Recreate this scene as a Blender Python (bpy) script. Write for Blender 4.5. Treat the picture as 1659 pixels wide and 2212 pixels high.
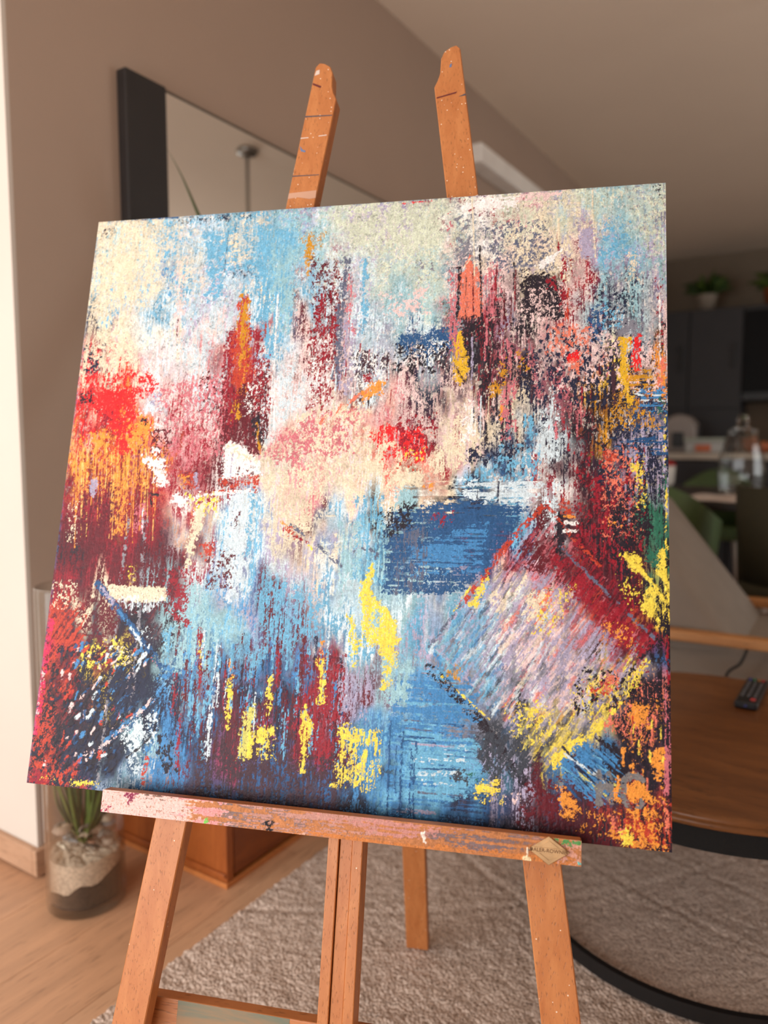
import bpy, bmesh, math, random
import numpy as np
from mathutils import Vector, Matrix

for o in list(bpy.data.objects): bpy.data.objects.remove(o)
C = bpy.context.scene.collection
SC = bpy.context.scene

# ------------------------------------------------------------------ camera
# world: +Y runs along the left wall into the room, +X away from that wall, floor z=0
IMW, IMH, FPX = 1659.0, 2212.0, 1600.0
PITCH, YAW, CAMH = math.radians(5.2), math.radians(32.664), 1.0
Fw = Vector((-math.sin(YAW)*math.cos(PITCH), math.cos(YAW)*math.cos(PITCH), -math.sin(PITCH)))
Rt = Vector((math.cos(YAW), math.sin(YAW), 0)); Dn = Fw.cross(Rt); CAM = Vector((0, 0, CAMH))
cd = bpy.data.cameras.new('camera'); cam = bpy.data.objects.new('camera', cd); C.objects.link(cam)
cd.sensor_fit = 'HORIZONTAL'; cd.sensor_width = 24.0; cd.lens = 24.0*FPX/IMW; cd.clip_start = .02
cam.matrix_world = Matrix(((Rt.x, -Dn.x, -Fw.x, 0), (Rt.y, -Dn.y, -Fw.y, 0), (Rt.z, -Dn.z, -Fw.z, CAMH), (0, 0, 0, 1)))
cd.dof.use_dof = True; cd.dof.focus_distance = .915; cd.dof.aperture_fstop = 2.3
SC.camera = cam

# ------------------------------------------------------------------ world, daylight, exposure
wd = bpy.data.worlds.new('sky'); SC.world = wd; wd.use_nodes = True
wd.node_tree.nodes['Background'].inputs[0].default_value = (.80, .90, 1.0, 1)
wd.node_tree.nodes['Background'].inputs[1].default_value = 1.0
def area(name, loc, target, sx, sy, watts, col):
    l = bpy.data.lights.new(name, 'AREA'); l.shape = 'RECTANGLE'; l.size = sx; l.size_y = sy; l.energy = watts; l.color = col
    o = bpy.data.objects.new(name, l); C.objects.link(o); o.location = loc
    o.rotation_euler = (Vector(target)-Vector(loc)).to_track_quat('-Z', 'Y').to_euler()
    return o
area('window_daylight', (-1.5, -1.44, 1.05), (-1.5, 0, 1.05), 3.2, 1.8, 82, (1.0, .975, .94))
area('side_window_daylight', (2.84, 4.0, 1.35), (0, 4.0, 1.35), 1.9, 1.9, 28, (1.0, .96, .90))
SC.view_settings.view_transform = 'Standard'; SC.view_settings.look = 'None'
SC.view_settings.gamma = 1.0; SC.view_settings.use_curve_mapping = False; SC.view_settings.exposure = 0.0

# ------------------------------------------------------------------ helpers
def lin(c): return tuple(((v/255)/12.92 if v/255 <= .04045 else ((v/255+.055)/1.055)**2.4) for v in c)
def root(name, loc, label, cat, group=None):
    o = bpy.data.objects.new(name, None); C.objects.link(o); o.location = loc; o.empty_display_size = .05
    o['label'] = label; o['category'] = cat
    if group: o['group'] = group
    return o
def tag(o, label, cat, group=None, kind=None):
    o['label'] = label; o['category'] = cat
    if group: o['group'] = group
    if kind: o['kind'] = kind
    return o
def struct(o, label=None):
    o['kind'] = 'structure'
    if label: o['label'] = label
    return o
def base_of(p):
    b = Vector((0, 0, 0))
    while p: b += p.location; p = p.parent
    return b
def mesh(name, V, F, mat, parent=None, smooth=False):
    b = base_of(parent)
    me = bpy.data.meshes.new(name); me.from_pydata([tuple(Vector(v)-b) for v in V], [], F); me.update()
    return link(name, me, mat, parent, smooth)
def link(name, me, mat, parent=None, smooth=False):
    if mat: me.materials.append(mat)
    if smooth: me.polygons.foreach_set('use_smooth', [True]*len(me.polygons))
    o = bpy.data.objects.new(name, me); C.objects.link(o)
    if parent: o.parent = parent
    return o
def frombm(name, bm, mat, parent=None, smooth=False):
    bmesh.ops.recalc_face_normals(bm, faces=bm.faces)
    b = base_of(parent); bmesh.ops.translate(bm, verts=bm.verts, vec=-b)
    me = bpy.data.meshes.new(name); bm.to_mesh(me); bm.free()
    return link(name, me, mat, parent, smooth)
def bm_obox(bm, c, ax, ay, az, dx, dy, dz, bev=0.0):
    """box centred at c with half extents dx,dy,dz along unit axes"""
    c, ax, ay, az = Vector(c), Vector(ax), Vector(ay), Vector(az)
    r = bmesh.ops.create_cube(bm, size=2.0)
    M = Matrix(((ax.x*dx, ay.x*dy, az.x*dz, c.x), (ax.y*dx, ay.y*dy, az.y*dz, c.y), (ax.z*dx, ay.z*dy, az.z*dz, c.z), (0, 0, 0, 1)))
    bmesh.ops.transform(bm, matrix=M, verts=r['verts'])
    if bev > 0:
        es = set(e for v in r['verts'] for e in v.link_edges)
        bmesh.ops.bevel(bm, geom=list(es), offset=bev, segments=2, profile=.5, affect='EDGES')
XA, YA, ZA = Vector((1, 0, 0)), Vector((0, 1, 0)), Vector((0, 0, 1))
def box(name, lo, hi, mat, parent=None, bev=.004):
    bm = bmesh.new(); lo, hi = Vector(lo), Vector(hi); c = (lo+hi)/2; d = (hi-lo)/2
    bm_obox(bm, c, XA, YA, ZA, d.x, d.y, d.z, min(bev, min(d)*.45))
    return frombm(name, bm, mat, parent)
def bar(name, a, b, wdir, w, t, mat, parent=None, bev=.003):
    """straight bar a->b, width w along wdir, thickness t"""
    a, b = Vector(a), Vector(b); z = (b-a).normalized(); x = (Vector(wdir)-z*Vector(wdir).dot(z)).normalized(); y = z.cross(x)
    bm = bmesh.new(); bm_obox(bm, (a+b)/2, x, y, z, w/2, t/2, (b-a).length/2, bev)
    return frombm(name, bm, mat, parent)
def prism(name, pts, org, ax, ay, az, depth, mat, parent=None, bev=0.0):
    """2-D outline pts in (ax,ay), extruded along az by depth"""
    bm = bmesh.new(); org = Vector(org)
    a = [bm.verts.new(org+Vector(ax)*p[0]+Vector(ay)*p[1]) for p in pts]
    b = [bm.verts.new(org+Vector(ax)*p[0]+Vector(ay)*p[1]+Vector(az)*depth) for p in pts]
    bm.faces.new(a); bm.faces.new(b[::-1]); n = len(pts)
    for i in range(n): bm.faces.new((a[i], b[i], b[(i+1) % n], a[(i+1) % n]))
    if bev > 0:
        bmesh.ops.recalc_face_normals(bm, faces=bm.faces)
        es = [e for e in bm.edges if e.calc_face_angle(0) > .5]
        bmesh.ops.bevel(bm, geom=es, offset=bev, segments=1, affect='EDGES')
    return frombm(name, bm, mat, parent)
def lathe(name, prof, c, mat, parent=None, seg=40, smooth=True, a0=0, a1=2*math.pi):
    c = Vector(c); V, F = [], []; full = abs(a1-a0-2*math.pi) < 1e-6; n = seg if full else seg+1
    for i in range(n):
        a = a0+(a1-a0)*i/seg
        for r, z in prof: V.append((c.x+r*math.cos(a), c.y+r*math.sin(a), c.z+z))
    m = len(prof)
    for i in range(seg):
        for j in range(m-1):
            k = (i+1) % n; F.append((i*m+j, k*m+j, k*m+j+1, i*m+j+1))
    o = mesh(name, V, F, mat, parent, smooth)
    bm = bmesh.new(); bm.from_mesh(o.data); bmesh.ops.remove_doubles(bm, verts=bm.verts, dist=1e-6); bmesh.ops.recalc_face_normals(bm, faces=bm.faces); bm.to_mesh(o.data); bm.free()
    return o
def tube(name, pts, rad, mat, parent=None, seg=8):
    pts = [Vector(p) for p in pts]; V, F = [], []
    rads = rad if isinstance(rad, (list, tuple)) else [rad]*len(pts)
    up = Vector((.13, .21, .97))
    for i, p in enumerate(pts):
        t = (pts[min(i+1, len(pts)-1)]-pts[max(i-1, 0)]).normalized()
        x = t.cross(up)
        if x.length < .05: x = t.cross(XA)
        x.normalize(); y = t.cross(x)
        for k in range(seg):
            a = 2*math.pi*k/seg; V.append(p+(x*math.cos(a)+y*math.sin(a))*rads[i])
    for i in range(len(pts)-1):
        for k in range(seg): F.append((i*seg+k, i*seg+(k+1) % seg, (i+1)*seg+(k+1) % seg, (i+1)*seg+k))
    F.append(tuple(range(seg))[::-1]); F.append(tuple((len(pts)-1)*seg+k for k in range(seg)))
    return mesh(name, V, F, mat, parent, True)
def curve_pts(ctrl, n=16):
    """Catmull-Rom through control points"""
    P = [Vector(p) for p in ctrl]; P = [P[0]*2-P[1]]+P+[P[-1]*2-P[-2]]; out = []
    for i in range(1, len(P)-2):
        for k in range(n):
            t = k/n; a, b, c, d = P[i-1:i+3]
            out.append(.5*((2*b)+(c-a)*t+(2*a-5*b+4*c-d)*t*t+(3*b-a-3*c+d)*t**3))
    out.append(P[-2]); return out
def blob_mesh(name, c, r, mat, parent=None, seed=0, amp=.25, sub=2):
    bm = bmesh.new(); bmesh.ops.create_icosphere(bm, subdivisions=sub, radius=1)
    rnd = random.Random(seed); fr = [(Vector((rnd.uniform(-2, 2), rnd.uniform(-2, 2), rnd.uniform(-2, 2))), rnd.uniform(0, 6)) for _ in range(4)]
    for v in bm.verts:
        k = 1+amp*sum(math.sin(v.co.dot(f)+p) for f, p in fr)/4
        v.co = Vector((v.co.x*r[0]*k+c[0], v.co.y*r[1]*k+c[1], v.co.z*r[2]*k+c[2]))
    return frombm(name, bm, mat, parent, True)

# ------------------------------------------------------------------ materials
def newmat(name):
    m = bpy.data.materials.new(name); m.use_nodes = True; nt = m.node_tree
    return m, nt, nt.nodes['Principled BSDF']
def N(nt, t, **kw):
    n = nt.nodes.new(t)
    for k, v in kw.items():
        if k in n.inputs: n.inputs[k].default_value = v
        else: setattr(n, k, v)
    return n
def coords(nt, scale=(1, 1, 1), rot=(0, 0, 0)):
    tc = N(nt, 'ShaderNodeTexCoord'); mp = N(nt, 'ShaderNodeMapping')
    mp.inputs['Scale'].default_value = scale; mp.inputs['Rotation'].default_value = rot
    nt.links.new(tc.outputs['Object'], mp.inputs['Vector']); return mp.outputs[0]
def ramp(nt, fac, stops):
    r = N(nt, 'ShaderNodeValToRGB'); e = r.color_ramp.elements
    while len(e) < len(stops): e.new(.5)
    for i, (p, c) in enumerate(stops): e[i].position = p; e[i].color = (*c, 1)
    nt.links.new(fac, r.inputs[0]); return r.outputs[0]
def bump(nt, bs, h, s=.3, d=.002):
    b = N(nt, 'ShaderNodeBump'); b.inputs['Strength'].default_value = s; b.inputs['Distance'].default_value = d
    nt.links.new(h, b.inputs['Height']); nt.links.new(b.outputs[0], bs.inputs['Normal'])
def plain(name, c, rough=.5, metal=0, var=.08, scale=9, bmp=0.0, bscale=80, spec=.5, **kw):
    m, nt, bs = newmat(name); c = lin(c)
    bs.inputs['Roughness'].default_value = rough; bs.inputs['Metallic'].default_value = metal
    bs.inputs['Specular IOR Level'].default_value = spec
    v = coords(nt); n = N(nt, 'ShaderNodeTexNoise', Scale=scale, Detail=4.0); nt.links.new(v, n.inputs['Vector'])
    col = ramp(nt, n.outputs[0], [(.3, tuple(x*(1-var) for x in c)), (.7, tuple(min(1, x*(1+var)) for x in c))])
    nt.links.new(col, bs.inputs['Base Color'])
    if bmp:
        n2 = N(nt, 'ShaderNodeTexNoise', Scale=bscale, Detail=3.0); nt.links.new(v, n2.inputs['Vector']); bump(nt, bs, n2.outputs[0], bmp, .003)
    for k, x in kw.items(): bs.inputs[k].default_value = x
    return m
def wood(name, c1, c2, grain=(1, 1, 1), rough=.45, sc=6, pores=True, speck=None, spdens=.0):
    """wood: stretched noise grain (small scale factor = along the grain), short dark pores, optional paint specks"""
    m, nt, bs = newmat(name); c1, c2 = lin(c1), lin(c2); bs.inputs['Roughness'].default_value = rough
    v = coords(nt, grain)
    n = N(nt, 'ShaderNodeTexNoise', Scale=sc, Detail=6.0, Roughness=.62, Distortion=.6); nt.links.new(v, n.inputs['Vector'])
    col = ramp(nt, n.outputs[0], [(.28, c2), (.52, tuple((a+b)/2 for a, b in zip(c1, c2))), (.72, c1)])
    if pores:
        p = N(nt, 'ShaderNodeTexNoise', Scale=sc*9, Detail=2.0); nt.links.new(v, p.inputs['Vector'])
        pm = ramp(nt, p.outputs[0], [(.60, (0, 0, 0)), (.70, (1, 1, 1))])
        mx = N(nt, 'ShaderNodeMix', data_type='RGBA', blend_type='MULTIPLY'); mx.inputs[0].default_value = .35
        iv = N(nt, 'ShaderNodeInvert'); nt.links.new(pm, iv.inputs['Color'])
        nt.links.new(col, mx.inputs[6]); nt.links.new(iv.outputs[0], mx.inputs[7]); col = mx.outputs[2]
        bump(nt, bs, iv.outputs[0], .25, .0006)
    if speck:
        vo = N(nt, 'ShaderNodeTexVoronoi', Scale=210.0); nt.links.new(coords(nt), vo.inputs['Vector'])
        gate = N(nt, 'ShaderNodeMath', operation='LESS_THAN'); gate.inputs[1].default_value = spdens
        sep = N(nt, 'ShaderNodeSeparateColor'); nt.links.new(vo.outputs['Color'], sep.inputs[0]); nt.links.new(sep.outputs[0], gate.inputs[0])
        near = N(nt, 'ShaderNodeMath', operation='LESS_THAN'); near.inputs[1].default_value = .17; nt.links.new(vo.outputs['Distance'], near.inputs[0])
        mu = N(nt, 'ShaderNodeMath', operation='MULTIPLY'); nt.links.new(gate.outputs[0], mu.inputs[0]); nt.links.new(near.outputs[0], mu.inputs[1])
        sz = N(nt, 'ShaderNodeSeparateXYZ'); nt.links.new(coords(nt), sz.inputs[0]); hi = N(nt, 'ShaderNodeMapRange'); hi.inputs[1].default_value = 1.15; hi.inputs[2].default_value = 1.3; hi.inputs[3].default_value = .12; nt.links.new(sz.outputs[2], hi.inputs[0])
        g2 = N(nt, 'ShaderNodeMath', operation='MULTIPLY'); g2.inputs[1].default_value = spdens; nt.links.new(hi.outputs[0], g2.inputs[0]); nt.links.new(g2.outputs[0], gate.inputs[1])
        mx = N(nt, 'ShaderNodeMix', data_type='RGBA'); nt.links.new(mu.outputs[0], mx.inputs[0]); nt.links.new(col, mx.inputs[6])
        mx.inputs[7].default_value = (*lin(speck), 1); col = mx.outputs[2]
    nt.links.new(col, bs.inputs['Base Color']); return m
def glass(name, col=(1, 1, 1), rough=0.0, ior=1.45):
    m, nt, bs = newmat(name); bs.inputs['Base Color'].default_value = (*col, 1); bs.inputs['Roughness'].default_value = rough
    bs.inputs['Transmission Weight'].default_value = 1; bs.inputs['IOR'].default_value = ior; return m

def thin_glass(name, tint=(.97, .985, .98)):
    m, nt, bs = newmat(name); nt.nodes.remove(bs); out = [n for n in nt.nodes if n.type == 'OUTPUT_MATERIAL'][0]
    t = N(nt, 'ShaderNodeBsdfTransparent'); t.inputs[0].default_value = (*tint, 1); g = N(nt, 'ShaderNodeBsdfGlossy'); g.inputs['Roughness'].default_value = .03
    lw = N(nt, 'ShaderNodeLayerWeight'); f = N(nt, 'ShaderNodeMath', operation='POWER'); f.inputs[1].default_value = 2.6; nt.links.new(lw.outputs['Facing'], f.inputs[0])
    f2 = N(nt, 'ShaderNodeMath', operation='MULTIPLY_ADD'); f2.inputs[1].default_value = .8; f2.inputs[2].default_value = .035; nt.links.new(f.outputs[0], f2.inputs[0]); mx = N(nt, 'ShaderNodeMixShader')
    nt.links.new(f2.outputs[0], mx.inputs[0]); nt.links.new(t.outputs[0], mx.inputs[1]); nt.links.new(g.outputs[0], mx.inputs[2]); nt.links.new(mx.outputs[0], out.inputs[0]); return m
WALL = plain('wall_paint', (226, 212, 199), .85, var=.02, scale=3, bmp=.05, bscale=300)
WALL_SHADED = plain('shaded_wall_paint', (174, 152, 136), .85, var=.02, scale=3, bmp=.05, bscale=300)  # off-white wall paint with the left wall's shade mixed into the colour
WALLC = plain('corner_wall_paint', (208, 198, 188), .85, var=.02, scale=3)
CEIL = plain('ceiling_paint', (240, 222, 202), .9, var=.02, scale=2)
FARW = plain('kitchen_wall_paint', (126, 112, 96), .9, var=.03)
BASEB = wood('baseboard_wood', (196, 158, 130), (172, 134, 106), (.6, .6, 6), .5, 5)
BEECH = wood('easel_beech', (198, 128, 74), (174, 102, 52), (9, 9, .8), .42, 7, True, (236, 214, 190), .22)
BEECH_H = wood('easel_beech_cross', (194, 126, 74), (168, 100, 54), (.8, .8, 9), .42, 7)
CHERRY = wood('cherry_wood', (176, 98, 46), (140, 70, 28), (6, 6, .7), .35, 5)
CHERRYD = wood('cherry_wood_front', (150, 80, 38), (112, 54, 24), (6, .7, 6), .35, 5)
WALNUT = wood('walnut_table', (142, 90, 46), (104, 62, 30), (1.0, 5, 5), .33, 4)
OAKRAIL = wood('oak_rail', (206, 150, 96), (176, 118, 66), (.8, 6, 6), .45, 5)
BLACK = plain('black_metal', (16, 16, 18), .45, var=.1)
FELT = plain('black_felt', (10, 10, 11), .9, var=.2, bmp=.4, bscale=400)
FRAMEB = plain('mirror_frame_black', (34, 30, 30), .55, var=.1)
MIRROR, _nt, _bs = newmat('mirror_silver'); _bs.inputs['Metallic'].default_value = 1; _bs.inputs['Roughness'].default_value = .02; _bs.inputs['Base Color'].default_value = (.86, .86, .84, 1)
VGLASS = thin_glass('vase_glass')
GLASS = glass('clear_glass', (.97, .99, .985))
BRASS = plain('old_brass', (196, 160, 118), .42, metal=.75, var=.18, scale=60)
PINK = plain('pink_paint', (232, 178, 172), .6)
WHITEP = plain('white_paint', (226, 220, 212), .55)

# ------------------------------------------------------------------ structure
XW, YC, CZ = -1.565, .95, 2.616          # left wall plane, white corner plane, ceiling height
box_s = lambda n, lo, hi, m, lab=None: struct(box(n, lo, hi, m, None, 0), lab)
box_s('wall_left', (XW-.12, YC+.01, 0), (XW, 7.0, CZ), WALL_SHADED, 'long pale wall behind the mirror')
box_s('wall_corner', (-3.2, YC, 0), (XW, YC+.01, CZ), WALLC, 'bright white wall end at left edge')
box_s('wall_alcove', (-3.32, -1.5, 0), (-3.2, YC+.12, CZ), WALL)
wr = box_s('wall_right', (2.8, -1.5, 0), (2.92, 3.0, CZ), WALL)
for lo, hi in (((2.8, 5.0, 0), (2.92, 7.12, CZ)), ((2.8, 3.0, 0), (2.92, 5.0, .35)), ((2.8, 3.0, 2.35), (2.92, 5.0, CZ))): box('wall_panel', lo, hi, WALL, wr, 0)
box_s('wall_far', (XW-.12, 7.0, 0), (2.8, 7.12, CZ), FARW, 'dim kitchen wall at the far end')
box_s('ceiling', (-3.32, -1.62, CZ), (2.92, 7.12, CZ+.1), CEIL)
# window wall behind the camera: solid round a wide opening
ww = struct(box('wall_window', (-3.32, -1.62, CZ-.6), (2.92, -1.5, CZ), WALL, None, 0), 'window wall behind the viewer')
for lo, hi in (((-3.32, -1.62, 0), (-3.15, -1.5, CZ-.6)), ((.15, -1.62, 0), (2.92, -1.5, CZ-.6)), ((-3.15, -1.62, 0), (.15, -1.5, .10))):
    box('wall_panel', lo, hi, WALL, ww, 0)
wn = root('window_1', (-1.5, -1.56, .10), 'wide window of white frames', 'window'); del wn['category']; struct(wn)
for x in (-3.12, -1.5, .12): box('window_frame', (x-.03, -1.59, .10), (x+.03, -1.53, CZ-.6), WHITEP, wn)
for z in (.13, CZ-.63): box('window_frame', (-3.15, -1.59, z-.03), (.15, -1.53, z+.03), WHITEP, wn)
w2 = root('window_2', (2.86, 4.0, .35), 'side window in the right wall', 'window'); del w2['category']; struct(w2)
for y in (3.03, 4.0, 4.97): box('window_frame', (2.87, y-.03, .35), (2.91, y+.03, 2.35), WHITEP, w2)
for z in (.38, 2.32): box('window_frame', (2.87, 3.0, z-.03), (2.91, 5.0, z+.03), WHITEP, w2)
# floor: sub-floor and individual oak planks running along the left wall
fl = box_s('floor', (-3.32, -1.62, -.12), (2.92, 7.12, -.012), plain('subfloor', (60, 45, 35), .9), 'wooden plank floor')
rnd = random.Random(4)
PL = [wood('oak_plank_%d' % i, c, tuple(int(v*.86) for v in c), (7, .55, 7), .42, 3.2) for i, c in enumerate(((214, 168, 132), (208, 160, 124), (218, 174, 140), (204, 158, 124)))]
pm = {}
for i in range(34):
    x0 = -3.3+i*.182
    if x0 > 2.75: break
    y = -1.6-rnd.random()*1.2
    while y < 7.1:
        y1 = y+1.9
        a, b = max(y, -1.6), min(y1, 7.1)
        if b-a > .05:
            box('plank', (x0+.0004, a+.0004, -.012), (x0+.1816, b-.0004, 0), rnd.choice(PL), fl, .0005)
        y = y1
def baseb(n, lo, hi):
    o = struct(box(n, lo, hi, BASEB, None, .003)); return o
baseb('baseboard_left', (XW, YC-.016, .006), (XW+.016, 7.0, .068))
baseb('baseboard_corner', (-3.2, YC-.016, .006), (XW, YC, .068))
tr = struct(box('trim_1', (XW, 3.1, 2.25), (XW+.09, 6.0, 2.335), plain('pale_rail', (248, 244, 238), .5), None, .01), 'pale rail high on the wall')

# ------------------------------------------------------------------ painter (pigment laid on a grid of canvas points)
def solveH(src, dst):
    A = []
    for (u, v), (x, y) in zip(src, dst):
        A.append([u, v, 1, 0, 0, 0, -x*u, -x*v, -x]); A.append([0, 0, 0, u, v, 1, -y*u, -y*v, -y])
    return np.linalg.svd(np.array(A, float))[2][-1].reshape(3, 3)
_tab = np.random.RandomState(11).rand(8, 256, 256).astype(np.float32)
def vnoise(X, Y, k):
    xi = np.floor(X).astype(np.int32); yi = np.floor(Y).astype(np.int32); fx = (X-xi).astype(np.float32); fy = (Y-yi).astype(np.float32)
    fx = fx*fx*(3-2*fx); fy = fy*fy*(3-2*fy); T = _tab[k % 8]
    a, b = T[yi & 255, xi & 255], T[yi & 255, (xi+1) & 255]; c, d = T[(yi+1) & 255, xi & 255], T[(yi+1) & 255, (xi+1) & 255]
    return (a*(1-fx)+b*fx)*(1-fy)+(c*(1-fx)+d*fx)*fy
def fbm(X, Y, sx, sy, seed, octv=4, gain=.6):
    s, amp, t = 0, 1.0, 0
    for i in range(octv):
        s = s+amp*vnoise(X/sx*2**i+seed*17.3+i*5.1, Y/sy*2**i+seed*9.7+i*3.3, seed+i); t += amp; amp *= gain
    s = s/t
    return 1/(1+np.exp(-1.7*(s-s.mean())/(s.std()+1e-6)))     # ~uniform in 0..1
class Painter:
    """W x H pigment grid; shapes are given in study coordinates, mapped onto the surface by a homography"""
    def __init__(s, W, H, quad):
        s.W, s.H = W, H                                         # quad: TL TR BR BL
        s.Hm = solveH([(0, 0), (W-1, 0), (W-1, H-1), (0, H-1)], quad); s.Hi = np.linalg.inv(s.Hm)
        s.Y, s.X = np.mgrid[0:H, 0:W].astype(np.float32)
        q = np.einsum('ij,jab->iab', s.Hm, np.stack([s.X, s.Y, np.ones_like(s.X)])); s.px, s.py = q[0]/q[2], q[1]/q[2]
        s.col = np.zeros((H, W, 3), np.float32); s.alt = np.zeros((H, W, 3), np.float32); s.h = np.zeros((H, W), np.float32)
        X, Y = s.X, s.Y; r = math.radians(58); c, sn = math.cos(r), math.sin(r)
        A, B = X*c-Y*sn, X*sn+Y*c                               # A along a / stroke
        r2 = math.radians(-40); A2, B2 = X*math.cos(r2)-Y*math.sin(r2), X*math.sin(r2)+Y*math.cos(r2)
        s.n = {'i': .65*fbm(X, Y, 6, 6, 1, 3, .9)+.35*fbm(X, Y, 22, 22, 4, 2), 'v': .45*fbm(X, Y, 2.8, 44, 2, 3, .7)+.4*fbm(X, Y, 5, 8, 3, 3, .9)+.15*fbm(X, Y, 20, 60, 6, 2),
               'h': .6*fbm(X, Y, 70, 3.2, 4, 3)+.4*fbm(X, Y, 6, 5, 5, 3), 'd': .6*fbm(A, B, 46, 3.4, 6, 3)+.4*fbm(X, Y, 5, 5, 7, 3),
               'e': .7*fbm(A2, B2, 120, 3.4, 3, 3)+.3*fbm(X, Y, 6, 6, 2, 3)}
        for k in s.n:
            z = s.n[k]; s.n[k] = 1/(1+np.exp(-1.7*(z-z.mean())/z.std()))
        s.big = fbm(X, Y, 30, 30, 7, 4, .7); s.fine = fbm(X, Y, 5, 5, 5, 2, .8); s.k = 0
    def tr(s, pts):
        p = np.array([[x, y, 1.0] for x, y in pts]).T; q = s.Hi@p; return (q[:2]/q[2]).T
    def sub(s, P, m):
        x0, y0 = np.floor(P.min(0)-m).astype(int); x1, y1 = np.ceil(P.max(0)+m).astype(int)+1
        return slice(max(0, y0), max(0, min(s.H, y1))), slice(max(0, x0), max(0, min(s.W, x1)))
    def segdist(s, P, sl, closed):
        X, Y = s.X[sl], s.Y[sl]; d = np.full(X.shape, 1e9, np.float32); n = len(P)
        for i in range(n if closed else n-1):
            a, b = P[i], P[(i+1) % n]; ab = b-a; L = max(ab@ab, 1e-6)
            t = np.clip(((X-a[0])*ab[0]+(Y-a[1])*ab[1])/L, 0, 1)
            d = np.minimum(d, np.hypot(X-a[0]-t*ab[0], Y-a[1]-t*ab[1]))
        return d
    def inside(s, P, sl):
        X, Y = s.X[sl], s.Y[sl]; w = np.zeros(X.shape, bool); n = len(P)
        for i in range(n):
            a, b = P[i], P[(i+1) % n]
            if a[1] == b[1]: continue
            w ^= ((a[1] > Y) != (b[1] > Y)) & (X < (b[0]-a[0])*(Y-a[1])/(b[1]-a[1])+a[0])
        return w
    op = 1.0
    def put(s, sl, m, col, lift):
        m = m*s.op
        c = np.array(lin(PAL[col] if isinstance(col, str) else col), np.float32)
        v = (1+.16*(s.n['v'][sl]-.5)+.12*(s.fine[sl]-.5))[..., None]
        m3 = m[..., None]; s.alt[sl] = s.alt[sl]*(1-m3)+s.col[sl]*m3; s.col[sl] = s.col[sl]*(1-m3)+np.clip(c*v, 0, 1)*m3
        s.h[sl] = s.h[sl]*(1-.6*m)+m*(lift+.35*s.fine[sl]*lift)
    def roll(s, sl, an):
        """a piece of the brush noise, shifted so that no two strokes share it"""
        s.k += 1; a = s.n[an]; return np.roll(a, (s.k*137 % s.H, s.k*71 % s.W), (0, 1))[sl]
    def b(s, col, pts, dens=.85, an='i', edge=7., lift=.6):
        P = s.tr(pts); sl = s.sub(P, edge+3)
        if s.X[sl].size == 0: return
        d = s.segdist(P, sl, True); d = np.where(s.inside(P, sl), -d, d)
        f = d+(s.roll(sl, 'i')-.5)*edge*2+(s.fine[sl]-.5)*3
        m = np.clip(.5-f, 0, 1)
        thr = dens+np.clip(-d/30, 0, .12)*(dens > .5)
        m = m*np.clip((thr-s.roll(sl, an))/.07+.5, 0, 1)
        s.put(sl, m, col, lift)
    def l(s, col, pts, w=4, dens=.9, an='v', lift=.7):
        P = s.tr(pts); w = w*.34; sl = s.sub(P, w+4)
        if s.X[sl].size == 0: return
        d = s.segdist(P, sl, False); m = np.clip(w-d+(s.fine[sl]-.5)*min(3, w*1.2)+.5, 0, 1)*np.clip((dens-s.roll(sl, an))/.08+.5, 0, 1)
        s.put(sl, m, col, lift)
    def s_(s, col, pts, dens=.3, size=7, lift=.7):
        P = s.tr(pts); sl = s.sub(P, 12)
        if s.X[sl].size == 0: return
        size = size*.62; s.k += 1; d = s.segdist(P, sl, True); ins = s.inside(P, sl); fall = np.clip(np.where(ins, d, 0)/14, 0, 1)
        n = fbm(s.X[sl]+s.k*31, s.Y[sl]+s.k*57, size, size*1.4, s.k % 7, 3, .8)
        s.put(sl, np.clip((dens*fall-n)/.06+.5, 0, 1)*ins, col, lift)

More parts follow.
